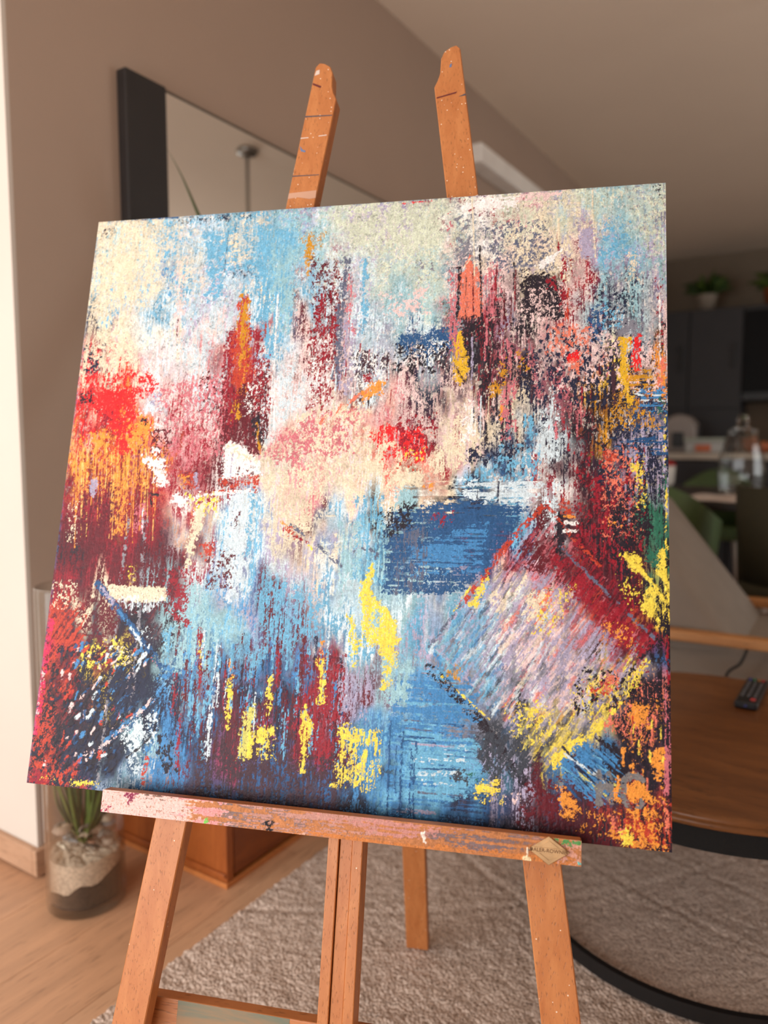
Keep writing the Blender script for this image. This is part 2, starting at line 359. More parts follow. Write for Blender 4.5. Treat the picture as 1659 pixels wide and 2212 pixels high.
PAL = dict(C=(228, 213, 186), W=(240, 236, 234), I=(206, 222, 230), T=(152, 192, 202), S=(108, 172, 206), B=(70, 132, 186), U=(44, 84, 130), N=(40, 44, 66), K=(42, 36, 45),
           L=(168, 160, 186), G=(126, 126, 138), P=(230, 200, 198), Q=(200, 112, 122), R=(146, 34, 48), M=(98, 32, 42), D=(70, 46, 56), E=(226, 40, 44), O=(234, 150, 64), Y=(240, 214, 82),
           H=(200, 142, 40), F=(226, 122, 98), J=(48, 104, 84), Z=(204, 211, 190), V=(186, 66, 48), X=(206, 44, 88), A=(122, 118, 118), g=(96, 102, 124), y=(226, 178, 48), o=(206, 200, 104), k=(64, 68, 78))
GRID = """
CT6 CT6 CT6 CT6 TS5 TN5 TS6 TL6 TL6 ZL6 ZL6 ZR7 WR7 ZQ6 ZP6 ZT6 TZ6 ZG6
CT7 CT7 CT7 CT7 CS5 SI5 SC6 TS7 TI6 ZL7 ZL8 ZT8 WG6 CG6 CG7 CL5 TS6 ZL6
CS7 CS7 CT7 CS7 SC5 IL6 SC5 ST7 IR7 IL6 ZL8 ZT8 PG5 PG6 CG6 PR6 SL5 TL6
CT7 CT7 CS7 CS7 SI6 IL6 SI5 SI7 IM5 LI4 TI7 TZ8 QK4 PK6 KP6 PR6 TN6 PL6
CN4 CN5 CN6 CP8 IC6 IP6 VR5 IS6 PM4 LI5 IU7 UI4 RK4 LM4 KP5 PN5 GI5 PK5
KC4 KC4 CE5 CE4 PI5 IQ6 RM5 IP6 PM5 KI5 PK5 PN4 MK4 QK4 QN5 KQ5 KY6 KO6
EC6 EC5 ER6 EO5 PR5 PR5 MR5 IP6 CP5 FC4 PQ5 PM5 CP5 CN5 IN5 KM5 KH6 UN4
RO6 RO6 VO6 RO6 QR5 RM5 WM7 CQ5 QC5 CP5 EC5 CR5 CP6 UN5 IN6 MK5 NK5 NL5
RM7 RM7 RO8 RO7 VR6 WR5 IR5 CP7 CQ6 CP8 CI7 KC4 NS4 IS7 WR5 MK4 KR7 NL6
MR6 MR6 RM7 RM6 RM6 CI6 IS7 CL5 CM5 IS5 KT4 UN7 UN6 US6 MI6 KM5 KR7 KJ5
MK6 MK6 MR5 MD6 MD6 IR5 IS6 IL5 LC5 ST6 UT6 UB7 UB7 MQ5 MQ5 MK5 KR8 KJ6
RM5 RM5 MC7 MD5 TM4 TS7 LB5 SM6 SI6 IT6 TI6 TI6 LG5 LC5 LC6 MR5 MR6 KY7
XM4 VM5 MN5 KN6 TK5 TS7 SM6 SM5 SI5 SI5 TG6 SL6 LS5 LI5 LP6 LR5 MR7 KR7
VK5 KR6 KY8 NK6 NT6 BM5 BK5 MB5 RM5 LM5 TG6 BG6 SG5 LI6 LP6 LK5 LY6 KU6
KV6 KD6 NK6 NK6 NB6 MN6 MN5 MN6 RM6 LM4 BS6 BS7 BG6 GK5 GY6 YG5 KF8 KF8
KV6 NK6 NK6 TU6 UB5 DU6 DR7 DU6 MR6 BN4 BS6 SB7 BU6 kG7 kY6 BN6 KN8 KD8
KV6 NV6 NU5 UI5 BM5 DU6 DU7 DU7 DU5 BU5 SB6 SB7 SB6 KL6 MD7 KB5 KD7 KD7
MN6 MN6 NK6 KN6 DK6 DK6 DK6 DK6 DN6 NB6 UB6 BU6 UN5 DL7 MD6 DM7 VK4 KV7
MK6 MK6 KN6 KN6 KD6 KD6 KD6 KD6 KD6 KN6 KN6 KN6 KN6 KD6 MK6 MK6 MK5 KV7
"""
def paint_canvas(NP, quad):
    p = Painter(NP, NP, quad); R = random.Random(3)
    rows = [r.split() for r in GRID.strip().split('\n')]
    ov = np.array([[lin(PAL[t[0]]) for t in r] for r in rows], np.float32); un = np.array([[lin(PAL[t[1]]) for t in r] for r in rows], np.float32)
    cv = np.array([[int(t[2])/10+.02 for t in r] for r in rows], np.float32)
    X, Y = p.X, p.Y
    gx = (p.px-60)/80+(fbm(X, Y, 45, 70, 3, 3)-.5)*1.1; gy = (p.py-420)/80+(fbm(X, Y, 30, 90, 6, 3)-.5)*1.3
    gx = np.clip(gx, 0, 16.999); gy = np.clip(gy, 0, 17.999); i = gx.astype(int); j = gy.astype(int)
    fx = gx-i; fy = gy-j; sm = lambda t: t*t*(3-2*t); fx, fy = sm(fx), sm(fy)
    def bil(G):
        e = (lambda a: a[..., None]) if G.ndim == 3 else (lambda a: a)
        return (G[j, i]*e(1-fx)+G[j, i+1]*e(fx))*e(1-fy)+(G[j+1, i]*e(1-fx)+G[j+1, i+1]*e(fx))*e(fy)
    O_, U_, K_ = bil(ov), bil(un), bil(cv)
    def region(pts, soft=14):
        P = p.tr(pts); sl = (slice(0, p.H), slice(0, p.W)); d = p.segdist(P, sl, True); d = np.where(p.inside(P, sl), -d, d)
        return np.clip(.5-d/soft, 0, 1)
    wat = np.maximum(region([(860, 1040), (1180, 1040), (1010, 1290), (830, 1285)]), region([(860, 1450), (1040, 1450), (1050, 1790), (830, 1780)]))
    dia = region([(1190, 1110), (1430, 1390), (1190, 1690), (930, 1400)]); low = region([(60, 1300), (340, 1300), (380, 1470), (220, 1720), (40, 1720)])
    top = np.clip((700-p.py)/120, 0, 1)*np.clip(1.1-np.abs(p.px-800)/900, 0, 1)*.6+.15
    nz = p.n['v']*(1-top)+p.n['i']*top; nz = nz*(1-wat)+p.n['h']*wat; nz = nz*(1-dia)+p.n['d']*dia; nz = nz*(1-low)+(.5*p.n['d']+.5*p.n['i'])*low
    m = np.clip((K_-nz)/.17+.5, 0, 1)[..., None]
    tone = (1+.28*(p.n['v']-.5)+.20*(p.fine-.5)+.20*(p.big-.5))[..., None]
    p.col[:] = np.clip((U_*(1-m)+O_*m)*tone, 0, 1); p.alt[:] = U_*m+O_*(1-m); p.h[:] = .25+m[..., 0]*.35+.25*p.fine*m[..., 0]
    # thin third glaze: pale scumble on the ridges in the upper half, dark pits elsewhere
    pit = np.clip((.12-fbm(X, Y, 4, 6, 4, 3, .9))/.05, 0, 1)*np.clip((1250-p.py)/500, 0, 1); p.col *= (1-.42*pit)[..., None]; p.h -= .3*pit
    rid = np.clip((fbm(X, Y, 3.5, 8, 2, 3, .9)-.88)/.04, 0, 1)*np.clip((1150-p.py)/300, .0, 1)*.55
    p.col[:] = p.col*(1-rid[..., None])+np.array(lin((238, 226, 214)), np.float32)*rid[..., None]; p.h += .35*rid
    b, l, s = p.b, p.l, p.s_
    # --- sky, upper left
    s('N', [(222, 488), (262, 488), (252, 520), (220, 522)], .3); s('N', [(380, 468), (560, 455), (560, 478), (380, 492)], .38, 6)
    l('U', [(300, 476), (620, 452), (660, 448)], 7, .5, 'h'); l('U', [(700, 446), (860, 436)], 5, .5, 'h')
    b('S', [(338, 520), (365, 490), (398, 500), (402, 560), (380, 640), (360, 652), (352, 560)], .45, 'v', 14); b('S', [(450, 500), (505, 500), (492, 640), (452, 660)], .62)
    b('B', [(352, 565), (385, 565), (380, 640), (366, 642)], .45, 'v'); b('S', [(565, 490), (645, 500), (640, 700), (580, 800), (558, 640)], .55, 'v')
    b('T', [(590, 520), (650, 530), (645, 720), (600, 720)], .5, 'v'); b('C', [(500, 515), (540, 490), (530, 560), (498, 582)], .5); b('C', [(225, 560), (300, 540), (290, 640), (225, 660)], .55)
    b('C', [(215, 720), (290, 700), (300, 790), (220, 800)], .5); b('P', [(392, 560), (410, 560), (402, 720), (385, 740)], .5, 'v'); l('M', [(392, 690), (388, 730)], 4, .6); l('Q', [(420, 690), (418, 735)], 4, .5)
    s('D', [(498, 570), (560, 566), (572, 604), (508, 612)], .38); b('S', [(500, 565), (560, 570), (555, 590), (505, 590)], .35)
    l('N', [(503, 500), (492, 590)], 2, .6); l('N', [(520, 480), (512, 530)], 2, .6)
    p.op = .45
    for q, c in (([(225, 500), (420, 480), (430, 620), (220, 700)], 'C'), ([(700, 460), (1000, 445), (990, 560), (720, 600)], 'Z'), ([(800, 560), (990, 560), (985, 700), (800, 710)], 'T'), ([(1290, 420), (1440, 410), (1440, 560), (1300, 560)], 'T'), ([(470, 470), (660, 460), (640, 600), (480, 640)], 'S'), ([(1060, 440), (1280, 420), (1270, 500), (1070, 520)], 'Z')): b(c, q, .62, 'i', 30, .2)
    p.op = 1.0
    # --- rust spire and crimson column
    b('R', [(500, 715), (522, 700), (518, 900), (492, 985), (476, 905)], .75, 'v'); b('V', [(528, 640), (541, 645), (546, 700), (560, 865), (522, 872), (505, 800), (515, 705)], .85, 'v')
    b('H', [(530, 642), (543, 652), (542, 760), (530, 850), (521, 710)], .6, 'v'); b('O', [(527, 770), (538, 770), (533, 860), (524, 860)], .4, 'v')
    b('M', [(522, 850), (588, 790), (582, 950), (560, 985), (505, 955)], .72, 'v'); b('R', [(545, 700), (572, 722), (578, 850), (545, 850)], .55, 'v'); b('M', [(478, 880), (500, 890), (505, 1060), (470, 1060)], .6, 'v')
    s('W', [(528, 826), (585, 815), (592, 905), (528, 905)], .2, 5); b('H', [(512, 870), (522, 870), (520, 905), (511, 905)], .7, 'v'); b('K', [(555, 890), (568, 900), (575, 985), (562, 985)], .55, 'v'); l('H', [(560, 915), (568, 980)], 6, .6)
    s('R', [(545, 760), (600, 760), (600, 900), (545, 900)], .3, 6); s('M', [(425, 800), (505, 790), (505, 900), (430, 900)], .25, 7); s('Q', [(330, 830), (500, 800), (500, 1000), (360, 1000)], .32, 6)
    l('W', [(608, 640), (600, 760), (598, 930)], 4, .7); l('W', [(596, 780), (592, 900)], 3, .7); b('I', [(605, 800), (640, 790), (640, 900), (610, 920)], .5, 'v')
    # --- ochre touches and broken crimson right of the spire
    b('H', [(670, 515), (682, 505), (686, 530), (682, 562), (667, 560)], .95, 'i', 4); b('H', [(670, 568), (680, 566), (678, 598), (669, 596)], .95, 'i', 3); s('H', [(652, 500), (720, 500), (712, 545), (650, 545)], .25, 5)
    s('M', [(672, 552), (748, 558), (738, 700), (678, 700)], .40, 7); b('R', [(690, 640), (740, 636), (735, 790), (678, 810)], .4, 'v'); s('R', [(668, 700), (740, 690), (730, 900), (665, 900)], .4, 7); s('W', [(665, 730), (740, 720), (735, 890), (665, 890)], .24, 5)
    b('g', [(752, 550), (762, 560), (750, 700), (744, 830), (728, 830), (738, 680)], .8, 'v'); b('Q', [(762, 590), (776, 600), (771, 740), (752, 760)], .5, 'v'); b('L', [(750, 700), (770, 700), (760, 850), (738, 850)], .5, 'v')
    b('S', [(790, 575), (801, 560), (797, 725), (786, 725)], .6, 'v'); s('G', [(905, 560), (950, 560), (950, 590), (905, 590)], .4, 8); b('P', [(830, 640), (930, 620), (935, 680), (840, 690)], .35)
    # --- navy break in the middle
    b('U', [(862, 724), (992, 712), (986, 760), (930, 778), (880, 770)], .72); s('K', [(835, 745), (992, 738), (986, 812), (845, 815)], .45, 9); s('W', [(880, 740), (985, 735), (985, 805), (870, 805)], .2, 5)
    b('D', [(770, 770), (852, 758), (852, 805), (778, 818)], .55, 'v'); s('W', [(755, 745), (860, 745), (850, 850), (750, 850)], .26, 5); s('K', [(760, 760), (800, 755), (795, 800), (760, 800)], .4)
    for _ in range(34):
        x, y = R.uniform(680, 880), R.uniform(720, 850); l(R.choice('WWIPR'), [(x, y), (x-R.uniform(0, 6), y+R.uniform(12, 40))], R.uniform(2, 4), .85)
    # --- upper right
    b('W', [(1008, 440), (1132, 420), (1128, 452), (1010, 470)], .75, 'h'); l('E', [(878, 442), (942, 437)], 5, .6, 'i'); l('R', [(1025, 458), (1035, 452)], 6, .9, 'i'); b('P', [(1130, 418), (1230, 410), (1220, 440), (1130, 450)], .5)
    s('Q', [(970, 460), (992, 455), (992, 545), (972, 540)], .4); b('G', [(995, 480), (1032, 470), (1030, 570), (990, 580)], .4); s('g', [(1050, 480), (1200, 470), (1215, 590), (1060, 600)], .30, 6)
    b('F', [(1000, 600), (1024, 556), (1050, 600), (1050, 692), (1000, 692)], .82, 'v', 4); b('Q', [(983, 592), (1001, 590), (998, 765), (984, 765)], .6, 'v'); b('Q', [(1055, 580), (1085, 560), (1085, 690), (1055, 700)], .4, 'v')
    l('K', [(1002, 582), (999, 640), (996, 692)], 8, .95); l('K', [(1046, 535), (1048, 692)], 5, .9); l('K', [(1016, 600), (1013, 690)], 2, .8); l('M', [(1030, 590), (1031, 690)], 3, .8); l('K', [(985, 582), (1002, 581)], 6, .8, 'i')
    l('C', [(1029, 420), (1032, 500), (1034, 600)], 3, .95); l('C', [(1033, 552), (1010, 582)], 3, .9); b('K', [(1000, 692), (1020, 686), (1052, 688), (1062, 785), (1012, 800)], .62, 'v')
    for _ in range(26):
        x = R.uniform(1052, 1130); y = R.uniform(560, 800); l(R.choice('RMKPQK'), [(x, y), (x+R.uniform(-2, 2), y+R.uniform(25, 80))], R.uniform(2, 5), .75)
    b('y', [(990, 727), (1003, 720), (1014, 770), (1019, 800), (1006, 836), (988, 832)], .8, 'v', 4); l('D', [(1000, 775), (1018, 775)], 3, .8, 'i'); l('D', [(995, 800), (1010, 830)], 8, .5, 'i'); l('L', [(1028, 730), (1027, 842)], 5, .7)
    b('K', [(1130, 595), (1195, 588), (1232, 640), (1226, 692), (1130, 692)], .72, 'i', 9); b('K', [(1116, 690), (1152, 690), (1152, 825), (1112, 825)], .5, 'v'); s('P', [(1140, 620), (1250, 600), (1250, 700), (1140, 700)], .22, 5)
    b('W', [(1168, 578), (1192, 556), (1224, 543), (1206, 570), (1178, 584)], .97, 'i', 3, 1.0); s('W', [(1180, 580), (1250, 570), (1250, 600), (1180, 600)], .35, 5)
    l('R', [(1215, 500), (1216, 545)], 6, .7); b('R', [(1224, 555), (1246, 560), (1240, 660), (1222, 660)], .45, 'v'); b('R', [(1192, 612), (1212, 606), (1208, 630), (1190, 626)], .8); l('R', [(1078, 600), (1080, 650)], 6, .8); l('V', [(1236, 630), (1232, 700)], 8, .5)
    l('C', [(1291, 402), (1290, 450), (1296, 560)], 3, .8); l('C', [(1228, 441), (1288, 444)], 4, .7, 'i'); l('C', [(1198, 482), (1207, 472), (1217, 478), (1216, 525)], 5, .85, 'i'); l('C', [(1180, 475), (1188, 490)], 4, .8, 'i')
    b('L', [(1264, 498), (1290, 498), (1296, 555), (1261, 562)], .85, 'v', 4); b('S', [(1310, 480), (1372, 478), (1362, 565), (1312, 565)], .45); s('C', [(1360, 540), (1400, 540), (1395, 620), (1360, 620)], .3, 5)
    s('K', [(1408, 402), (1448, 400), (1448, 445), (1415, 432)], .3, 6); s('N', [(1290, 630), (1380, 620), (1380, 730), (1290, 740)], .4, 8); b('U', [(1284, 668), (1312, 668), (1306, 745), (1286, 745)], .7, 'v'); b('G', [(1330, 702), (1392, 684), (1396, 722), (1350, 738)], .6)
    s('S', [(1300, 650), (1360, 650), (1360, 720), (1300, 720)], .3, 6); s('R', [(1420, 600), (1448, 590), (1448, 760), (1425, 760)], .35, 6); s('P', [(1240, 700), (1440, 740), (1440, 860), (1180, 860)], .30, 7); s('N', [(1180, 700), (1440, 730), (1440, 900), (1100, 880)], .32, 9); s('F', [(1180, 700), (1290, 700), (1290, 780), (1180, 780)], .4, 7)
    b('E', [(1238, 770), (1256, 762), (1259, 780), (1240, 786)], .95, 'i', 4, .9); b('F', [(1240, 785), (1262, 785), (1258, 815), (1242, 815)], .6, 'v')
    b('y', [(1348, 728), (1372, 735), (1360, 790), (1377, 880), (1362, 888), (1344, 800)], .82, 'v', 4); b('E', [(1372, 735), (1390, 730), (1390, 805), (1374, 818)], .7, 'v', 4); l('D', [(1335, 770), (1332, 880)], 10, .8); b('H', [(1370, 800), (1425, 800), (1420, 840), (1365, 850)], .35, 'h')
    b('O', [(1418, 762), (1446, 742), (1446, 860), (1434, 850)], .62, 'v'); b('F', [(1428, 780), (1446, 780), (1446, 850), (1432, 840)], .5, 'v'); l('W', [(1434, 640), (1435, 785)], 4, .8); b('B', [(1380, 850), (1440, 845), (1440, 895), (1385, 890)], .35, 'h'); b('I', [(1385, 850), (1440, 848), (1440, 875), (1385, 872)], .2, 'h')
    s('W', [(1355, 905), (1378, 905), (1375, 935), (1355, 935)], .5, 5); b('H', [(1070, 835), (1095, 830), (1098, 852), (1072, 860)], .75); l('O', [(1092, 880), (1090, 908)], 10, .75); b('Q', [(1098, 830), (1118, 825), (1108, 950), (1094, 950)], .6, 'v'); b('H', [(1130, 765), (1146, 765), (1146, 800), (1128, 800)], .5); b('H', [(1080, 780), (1110, 780), (1105, 815), (1085, 815)], .45)
    for _ in range(60):
        x, y = R.uniform(1020, 1330), R.uniform(760, 930); l(R.choice('PQKNRMGDPK'), [(x, y), (x+R.uniform(-2, 2), y+R.uniform(20, 60))], R.uniform(3, 7), .6)
    s('H', [(1340, 830), (1440, 900), (1440, 940), (1300, 940)], .3, 5); s('J', [(1425, 860), (1448, 860), (1448, 940), (1425, 940)], .4, 5)
    # --- left: scarlet bloom, drips
    b('N', [(193, 745), (222, 765), (220, 800), (190, 812)], .45); b('K', [(180, 850), (209, 855), (206, 873), (177, 870)], .85, 'i', 5); s('K', [(185, 835), (225, 835), (220, 855), (185, 855)], .35)
    s('E', [(185, 800), (330, 790), (330, 870), (180, 890)], .45, 8); b('E', [(215, 845), (292, 838), (302, 930), (270, 962), (230, 905), (203, 885)], .78); b('R', [(220, 890), (245, 890), (240, 940), (222, 935)], .5)
    s('O', [(170, 930), (325, 925), (335, 1070), (155, 1070)], .26, 8); b('O', [(288, 920), (325, 922), (322, 956), (284, 952)], .7); b('O', [(200, 940), (235, 935), (232, 975), (200, 970)], .6); b('E', [(258, 950), (286, 944), (288, 985), (256, 978)], .85); b('E', [(324, 808), (342, 830), (340, 852), (327, 852)], .7)
    b('I', [(303, 888), (328, 870), (336, 858), (356, 880), (358, 894), (330, 896)], .75); b('L', [(334, 850), (350, 858), (351, 890), (335, 892)], .6, 'v'); s('W', [(328, 900), (372, 898), (364, 945), (328, 945)], .38, 6); s('K', [(302, 895), (332, 900), (326, 928), (302, 922)], .4, 6); b('M', [(334, 935), (372, 930), (366, 985), (336, 980)], .5)
    for i in range(34):
        x = 172+i*5.2+R.uniform(-2, 2); y = R.uniform(955, 1010); l(R.choice(['O', (240, 190, 110), 'M', 'V', (235, 170, 90)]), [(x, y), (x-R.uniform(0, 4), y+R.uniform(30, 110)), (x-R.uniform(3, 9), y+R.uniform(110, 190))], R.uniform(1.6, 3.4), .75)
    b('M', [(185, 1050), (262, 1050), (250, 1160), (160, 1180)], .42, 'v'); b('L', [(200, 1036), (214, 1032), (214, 1052), (208, 1078), (197, 1062)], .85, 'i', 3); s('O', [(240, 1030), (290, 1030), (280, 1160), (240, 1160)], .38, 7); s('C', [(150, 1080), (180, 1080), (175, 1180), (140, 1180)], .25, 5)
    for q in [(323, 992), (335, 1003), (352, 1002), (354, 1032), (357, 1045), (388, 1078), (400, 1085), (430, 1074), (432, 1110), (440, 1095), (348, 1025), (345, 975)]: b('W', [(q[0]-8, q[1]-6), (q[0]+8, q[1]-8), (q[0]+9, q[1]+6), (q[0]-6, q[1]+8)], .9, 'i', 5, 1.0)
    s('W', [(320, 980), (372, 985), (372, 1060), (330, 1060)], .2, 5); l('K', [(316, 1062), (345, 1072)], 7, .7, 'i'); l('K', [(330, 1075), (332, 1095)], 5, .8, 'i'); b('Q', [(300, 1090), (318, 1090), (314, 1150), (298, 1150)], .55, 'v'); l('I', [(314, 1100), (312, 1150)], 5, .6)
    b('V', [(395, 1020), (420, 1010), (425, 1055), (395, 1055)], .6); b('O', [(395, 1030), (415, 1028), (412, 1050), (395, 1050)], .5); l('L', [(428, 1025), (430, 1055)], 12, .6); l('W', [(375, 1085), (470, 1068), (560, 1060)], 8, .55, 'i')
    # white palette-knife slab
    b('W', [(490, 964), (505, 956), (535, 968), (548, 985), (565, 998), (570, 1028), (488, 1036)], 1.3, 'i', 3, 1.1); b('C', [(500, 965), (535, 972), (560, 1000), (520, 1000)], .4); l('L', [(508, 968), (503, 1032)], 6, .5); s('M', [(505, 1008), (570, 1005), (570, 1035), (505, 1038)], .3, 6); l('I', [(488, 1028), (565, 1022)], 7, .7, 'i')
    b('V', [(480, 1035), (565, 1030), (560, 1060), (480, 1062)], .55); s('Y', [(400, 1062), (485, 1062), (475, 1125), (408, 1115)], .32, 6)
    # --- middle: cream and rose passage
    s('C', [(640, 890), (800, 860), (830, 1030), (640, 1070)], .36, 8); b('Q', [(592, 950), (690, 895), (722, 930), (640, 1005), (600, 1005)], .38); s('Q', [(640, 900), (790, 870), (780, 990), (640, 1010)], .3, 7); l('C', [(690, 900), (682, 960), (720, 1020)], 4, .8, 'i'); l('C', [(700, 925), (692, 965)], 6, .8, 'i'); l('C', [(680, 970), (710, 1010), (740, 1035)], 4, .7, 'i')
    b('O', [(783, 852), (826, 820), (836, 830), (832, 852), (790, 872)], .9, 'd', 5); l('F', [(700, 915), (760, 870), (800, 848)], 14, .45, 'd'); b('R', [(795, 815), (815, 812), (815, 826), (797, 830)], .8); b('E', [(798, 942), (860, 918), (932, 938), (922, 1000), (860, 992), (828, 972)], .62, 'v'); s('R', [(850, 900), (960, 890), (950, 1000), (860, 1000)], .35, 8)
    l('C', [(824, 990), (834, 966), (858, 962), (870, 984), (866, 1012)], 16, .9, 'i', 1.0); b('C', [(786, 1004), (828, 988), (842, 1020), (800, 1032)], .85, 'i', 6, .9); s('Y', [(870, 968), (928, 968), (922, 1002), (870, 1002)], .38, 6); b('C', [(830, 1025), (920, 1015), (915, 1050), (835, 1065)], .7); b('E', [(828, 985), (842, 985), (840, 998), (828, 998)], .8); s('V', [(855, 995), (920, 995), (915, 1030), (855, 1020)], .4, 7)
    b('C', [(935, 1000), (1000, 905), (1032, 930), (1012, 1000), (950, 1035)], .62, 'v'); b('W', [(1014, 868), (1040, 888), (1036, 930), (1002, 965)], .55, 'v'); l('I', [(1046, 860), (1044, 950)], 3, .8); l('C', [(1063, 860), (1060, 940)], 3, .8); l('P', [(885, 840), (930, 880)], 14, .45, 'i'); b('O', [(925, 1055), (940, 1048), (938, 1062), (928, 1066)], .8)
    b('T', [(866, 1060), (898, 1066), (892, 1122), (838, 1142), (862, 1090)], .75, 'v'); b('I', [(838, 1130), (880, 1112), (870, 1128), (838, 1145)], .8); b('S', [(775, 1080), (835, 1070), (830, 1260), (770, 1250)], .42, 'v'); b('T', [(740, 1130), (790, 1130), (785, 1250), (740, 1250)], .4, 'v')
    l('C', [(612, 1118), (730, 1117)], 3, .7, 'i'); b('C', [(655, 1122), (672, 1122), (668, 1145), (648, 1140)], .8); l('g', [(632, 1135), (690, 1180), (742, 1226)], 9, .6, 'i'); b('V', [(614, 1132), (626, 1140), (640, 1160), (625, 1160)], .8); l('R', [(640, 1160), (670, 1175)], 6, .6, 'i'); l('O', [(612, 1130), (622, 1136)], 5, .9, 'i'); l('Y', [(670, 1180), (678, 1188)], 6, .8, 'i')
    l('g', [(765, 1197), (778, 1188), (802, 1187), (820, 1200), (815, 1208)], 8, .7, 'i'); l('I', [(705, 1180), (745, 1172)], 3, .8, 'i')
    # --- cream edge, ice-blue falls
    b('C', [(424, 1112), (446, 1088), (442, 1140), (426, 1172), (414, 1222), (404, 1232), (408, 1180)], .88, 'v', 5); b('V', [(438, 1176), (472, 1170), (466, 1202), (440, 1216)], .7); b('I', [(500, 1072), (548, 1066), (542, 1180), (516, 1292), (490, 1302), (496, 1180)], .7, 'v'); b('S', [(544, 1076), (562, 1070), (548, 1200), (535, 1200)], .6, 'v'); b('M', [(508, 1110), (518, 1110), (514, 1140), (505, 1140)], .7, 'v')
    s('M', [(450, 1180), (520, 1180), (510, 1290), (440, 1280)], .3, 7); b('S', [(560, 1270), (640, 1250), (630, 1420), (570, 1420)], .4, 'v'); b('S', [(640, 1270), (700, 1260), (690, 1380), (640, 1380)], .42, 'v')
    b('T', [(398, 1268), (442, 1258), (448, 1340), (420, 1440), (375, 1452), (384, 1360)], .66, 'v'); b('S', [(360, 1358), (376, 1358), (372, 1452), (354, 1442)], .6, 'v'); b('R', [(385, 1330), (415, 1350), (410, 1356), (385, 1340)], .8); l('R', [(400, 1285), (410, 1300)], 10, .7, 'i')
    # --- cream plate with drips
    b('M', [(220, 1180), (390, 1180), (385, 1330), (260, 1320)], .4, 'v'); b('R', [(365, 1235), (410, 1225), (400, 1330), (360, 1320)], .4, 'i')
    b('C', [(236, 1265), (358, 1270), (363, 1275), (360, 1297), (335, 1302), (240, 1297)], 1.3, 'i', 2, 1.0); b('I', [(255, 1295), (350, 1296), (335, 1312), (300, 1326), (286, 1326), (270, 1310)], .5, 'v'); b('K', [(300, 1302), (316, 1320), (330, 1345), (290, 1345)], .7); s('Y', [(275, 1220), (300, 1215), (298, 1268), (275, 1268)], .3, 5)
    for pts in ([(286, 1092), (272, 1200), (262, 1268)], [(322, 1120), (312, 1200), (308, 1268)], [(262, 1300), (240, 1460), (224, 1600), (210, 1692)], [(306, 1300), (292, 1480), (280, 1545)]): l((140, 138, 146), pts, 8, .55, 'i')
    # --- lower left
    b('V', [(108, 1300), (192, 1310), (182, 1400), (104, 1425)], .5, 'd'); s('C', [(110, 1250), (180, 1250), (175, 1320), (110, 1320)], .28, 6); b('k', [(300, 1340), (350, 1345), (345, 1440), (310, 1400)], .5, 'v'); s('I', [(290, 1350), (345, 1350), (345, 1390), (290, 1385)], .2, 5)
    l('U', [(215, 1262), (260, 1322), (356, 1446)], 20, .7, 'i'); l('L', [(222, 1272), (248, 1302)], 12, .5, 'i'); l('B', [(258, 1318), (300, 1372)], 9, .6, 'i'); l('I', [(286, 1358), (312, 1398)], 9, .6, 'i'); l('Q', [(325, 1420), (342, 1440)], 7, .6, 'i')
    l('X', [(114, 1345), (100, 1425), (84, 1545), (78, 1580)], 18, .72, 'i'); l('P', [(96, 1450), (84, 1540)], 9, .4, 'i')
    s('Y', [(165, 1385), (262, 1370), (295, 1405), (245, 1455), (170, 1445)], .34, 8); b('C', [(240, 1408), (288, 1398), (288, 1424), (250, 1440)], .45, 'i'); s('Y', [(240, 1410), (290, 1400), (290, 1440), (245, 1445)], .4, 6)
    cl = 'VVVNKKUPWCVEB'
    for _ in range(560):
        x, y = R.uniform(62, 330), R.uniform(1400, 1690)
        if x > 330-(y-1400)*.35 or x < 120-(y-1400)*.2: continue
        w = R.uniform(4, 10); a = R.uniform(.5, 1.5); L = R.uniform(4, 20); c = R.choice('VKVKNKDPKNMK' if x < 160 else 'NKUUBKNNKNVKIKP'); l(c, [(x, y), (x+L*math.cos(a), y-L*math.sin(a))], w, .85, 'i', .9)
    b('N', [(240, 1440), (342, 1462), (340, 1500), (230, 1565)], .42, 'd'); l('B', [(362, 1488), (300, 1542), (228, 1602)], 11, .55, 'i'); l('P', [(332, 1512), (250, 1590), (190, 1640)], 10, .4, 'i'); l('B', [(345, 1465), (370, 1450)], 26, .4, 'i')
    b('I', [(262, 1582), (342, 1528), (336, 1600), (302, 1630), (312, 1690), (290, 1662)], .55); l('K', [(275, 1637), (306, 1614), (330, 1588)], 5, .9, 'i'); b('B', [(318, 1612), (382, 1560), (398, 1705), (328, 1722)], .48, 'v'); s('K', [(330, 1570), (395, 1560), (395, 1680), (330, 1680)], .35, 10); l('V', [(318, 1640), (310, 1690)], 12, .5, 'i')
    s('V', [(62, 1480), (130, 1470), (120, 1690), (60, 1690)], .24, 9); b('Y', [(160, 1684), (202, 1688), (202, 1699), (158, 1696)], .8, 'i', 4); s('Y', [(150, 1680), (228, 1684), (228, 1704), (150, 1700)], .45, 6); b('R', [(60, 1664), (102, 1668), (102, 1692), (58, 1692)], .75); s('Y', [(80, 1670), (130, 1675), (130, 1690), (80, 1690)], .3, 5)
    # --- city reflections: blue and maroon verticals with yellow lights
    for _ in range(130):
        x, y = R.uniform(380, 760), R.uniform(1340, 1560); c = R.choice('BSMMDNSIRUM'); l(c, [(x, y), (x-R.uniform(2, 8), y+R.uniform(50, 140))], R.uniform(5, 16), .38)
    b('R', [(640, 1512), (746, 1420), (742, 1560), (662, 1602), (620, 1562)], .5, 'v'); b('R', [(675, 1600), (722, 1600), (716, 1662), (684, 1662)], .6, 'v'); b('L', [(740, 1440), (800, 1440), (790, 1560), (740, 1560)], .35, 'v'); b('D', [(440, 1620), (720, 1640), (720, 1740), (400, 1720)], .35, 'i')
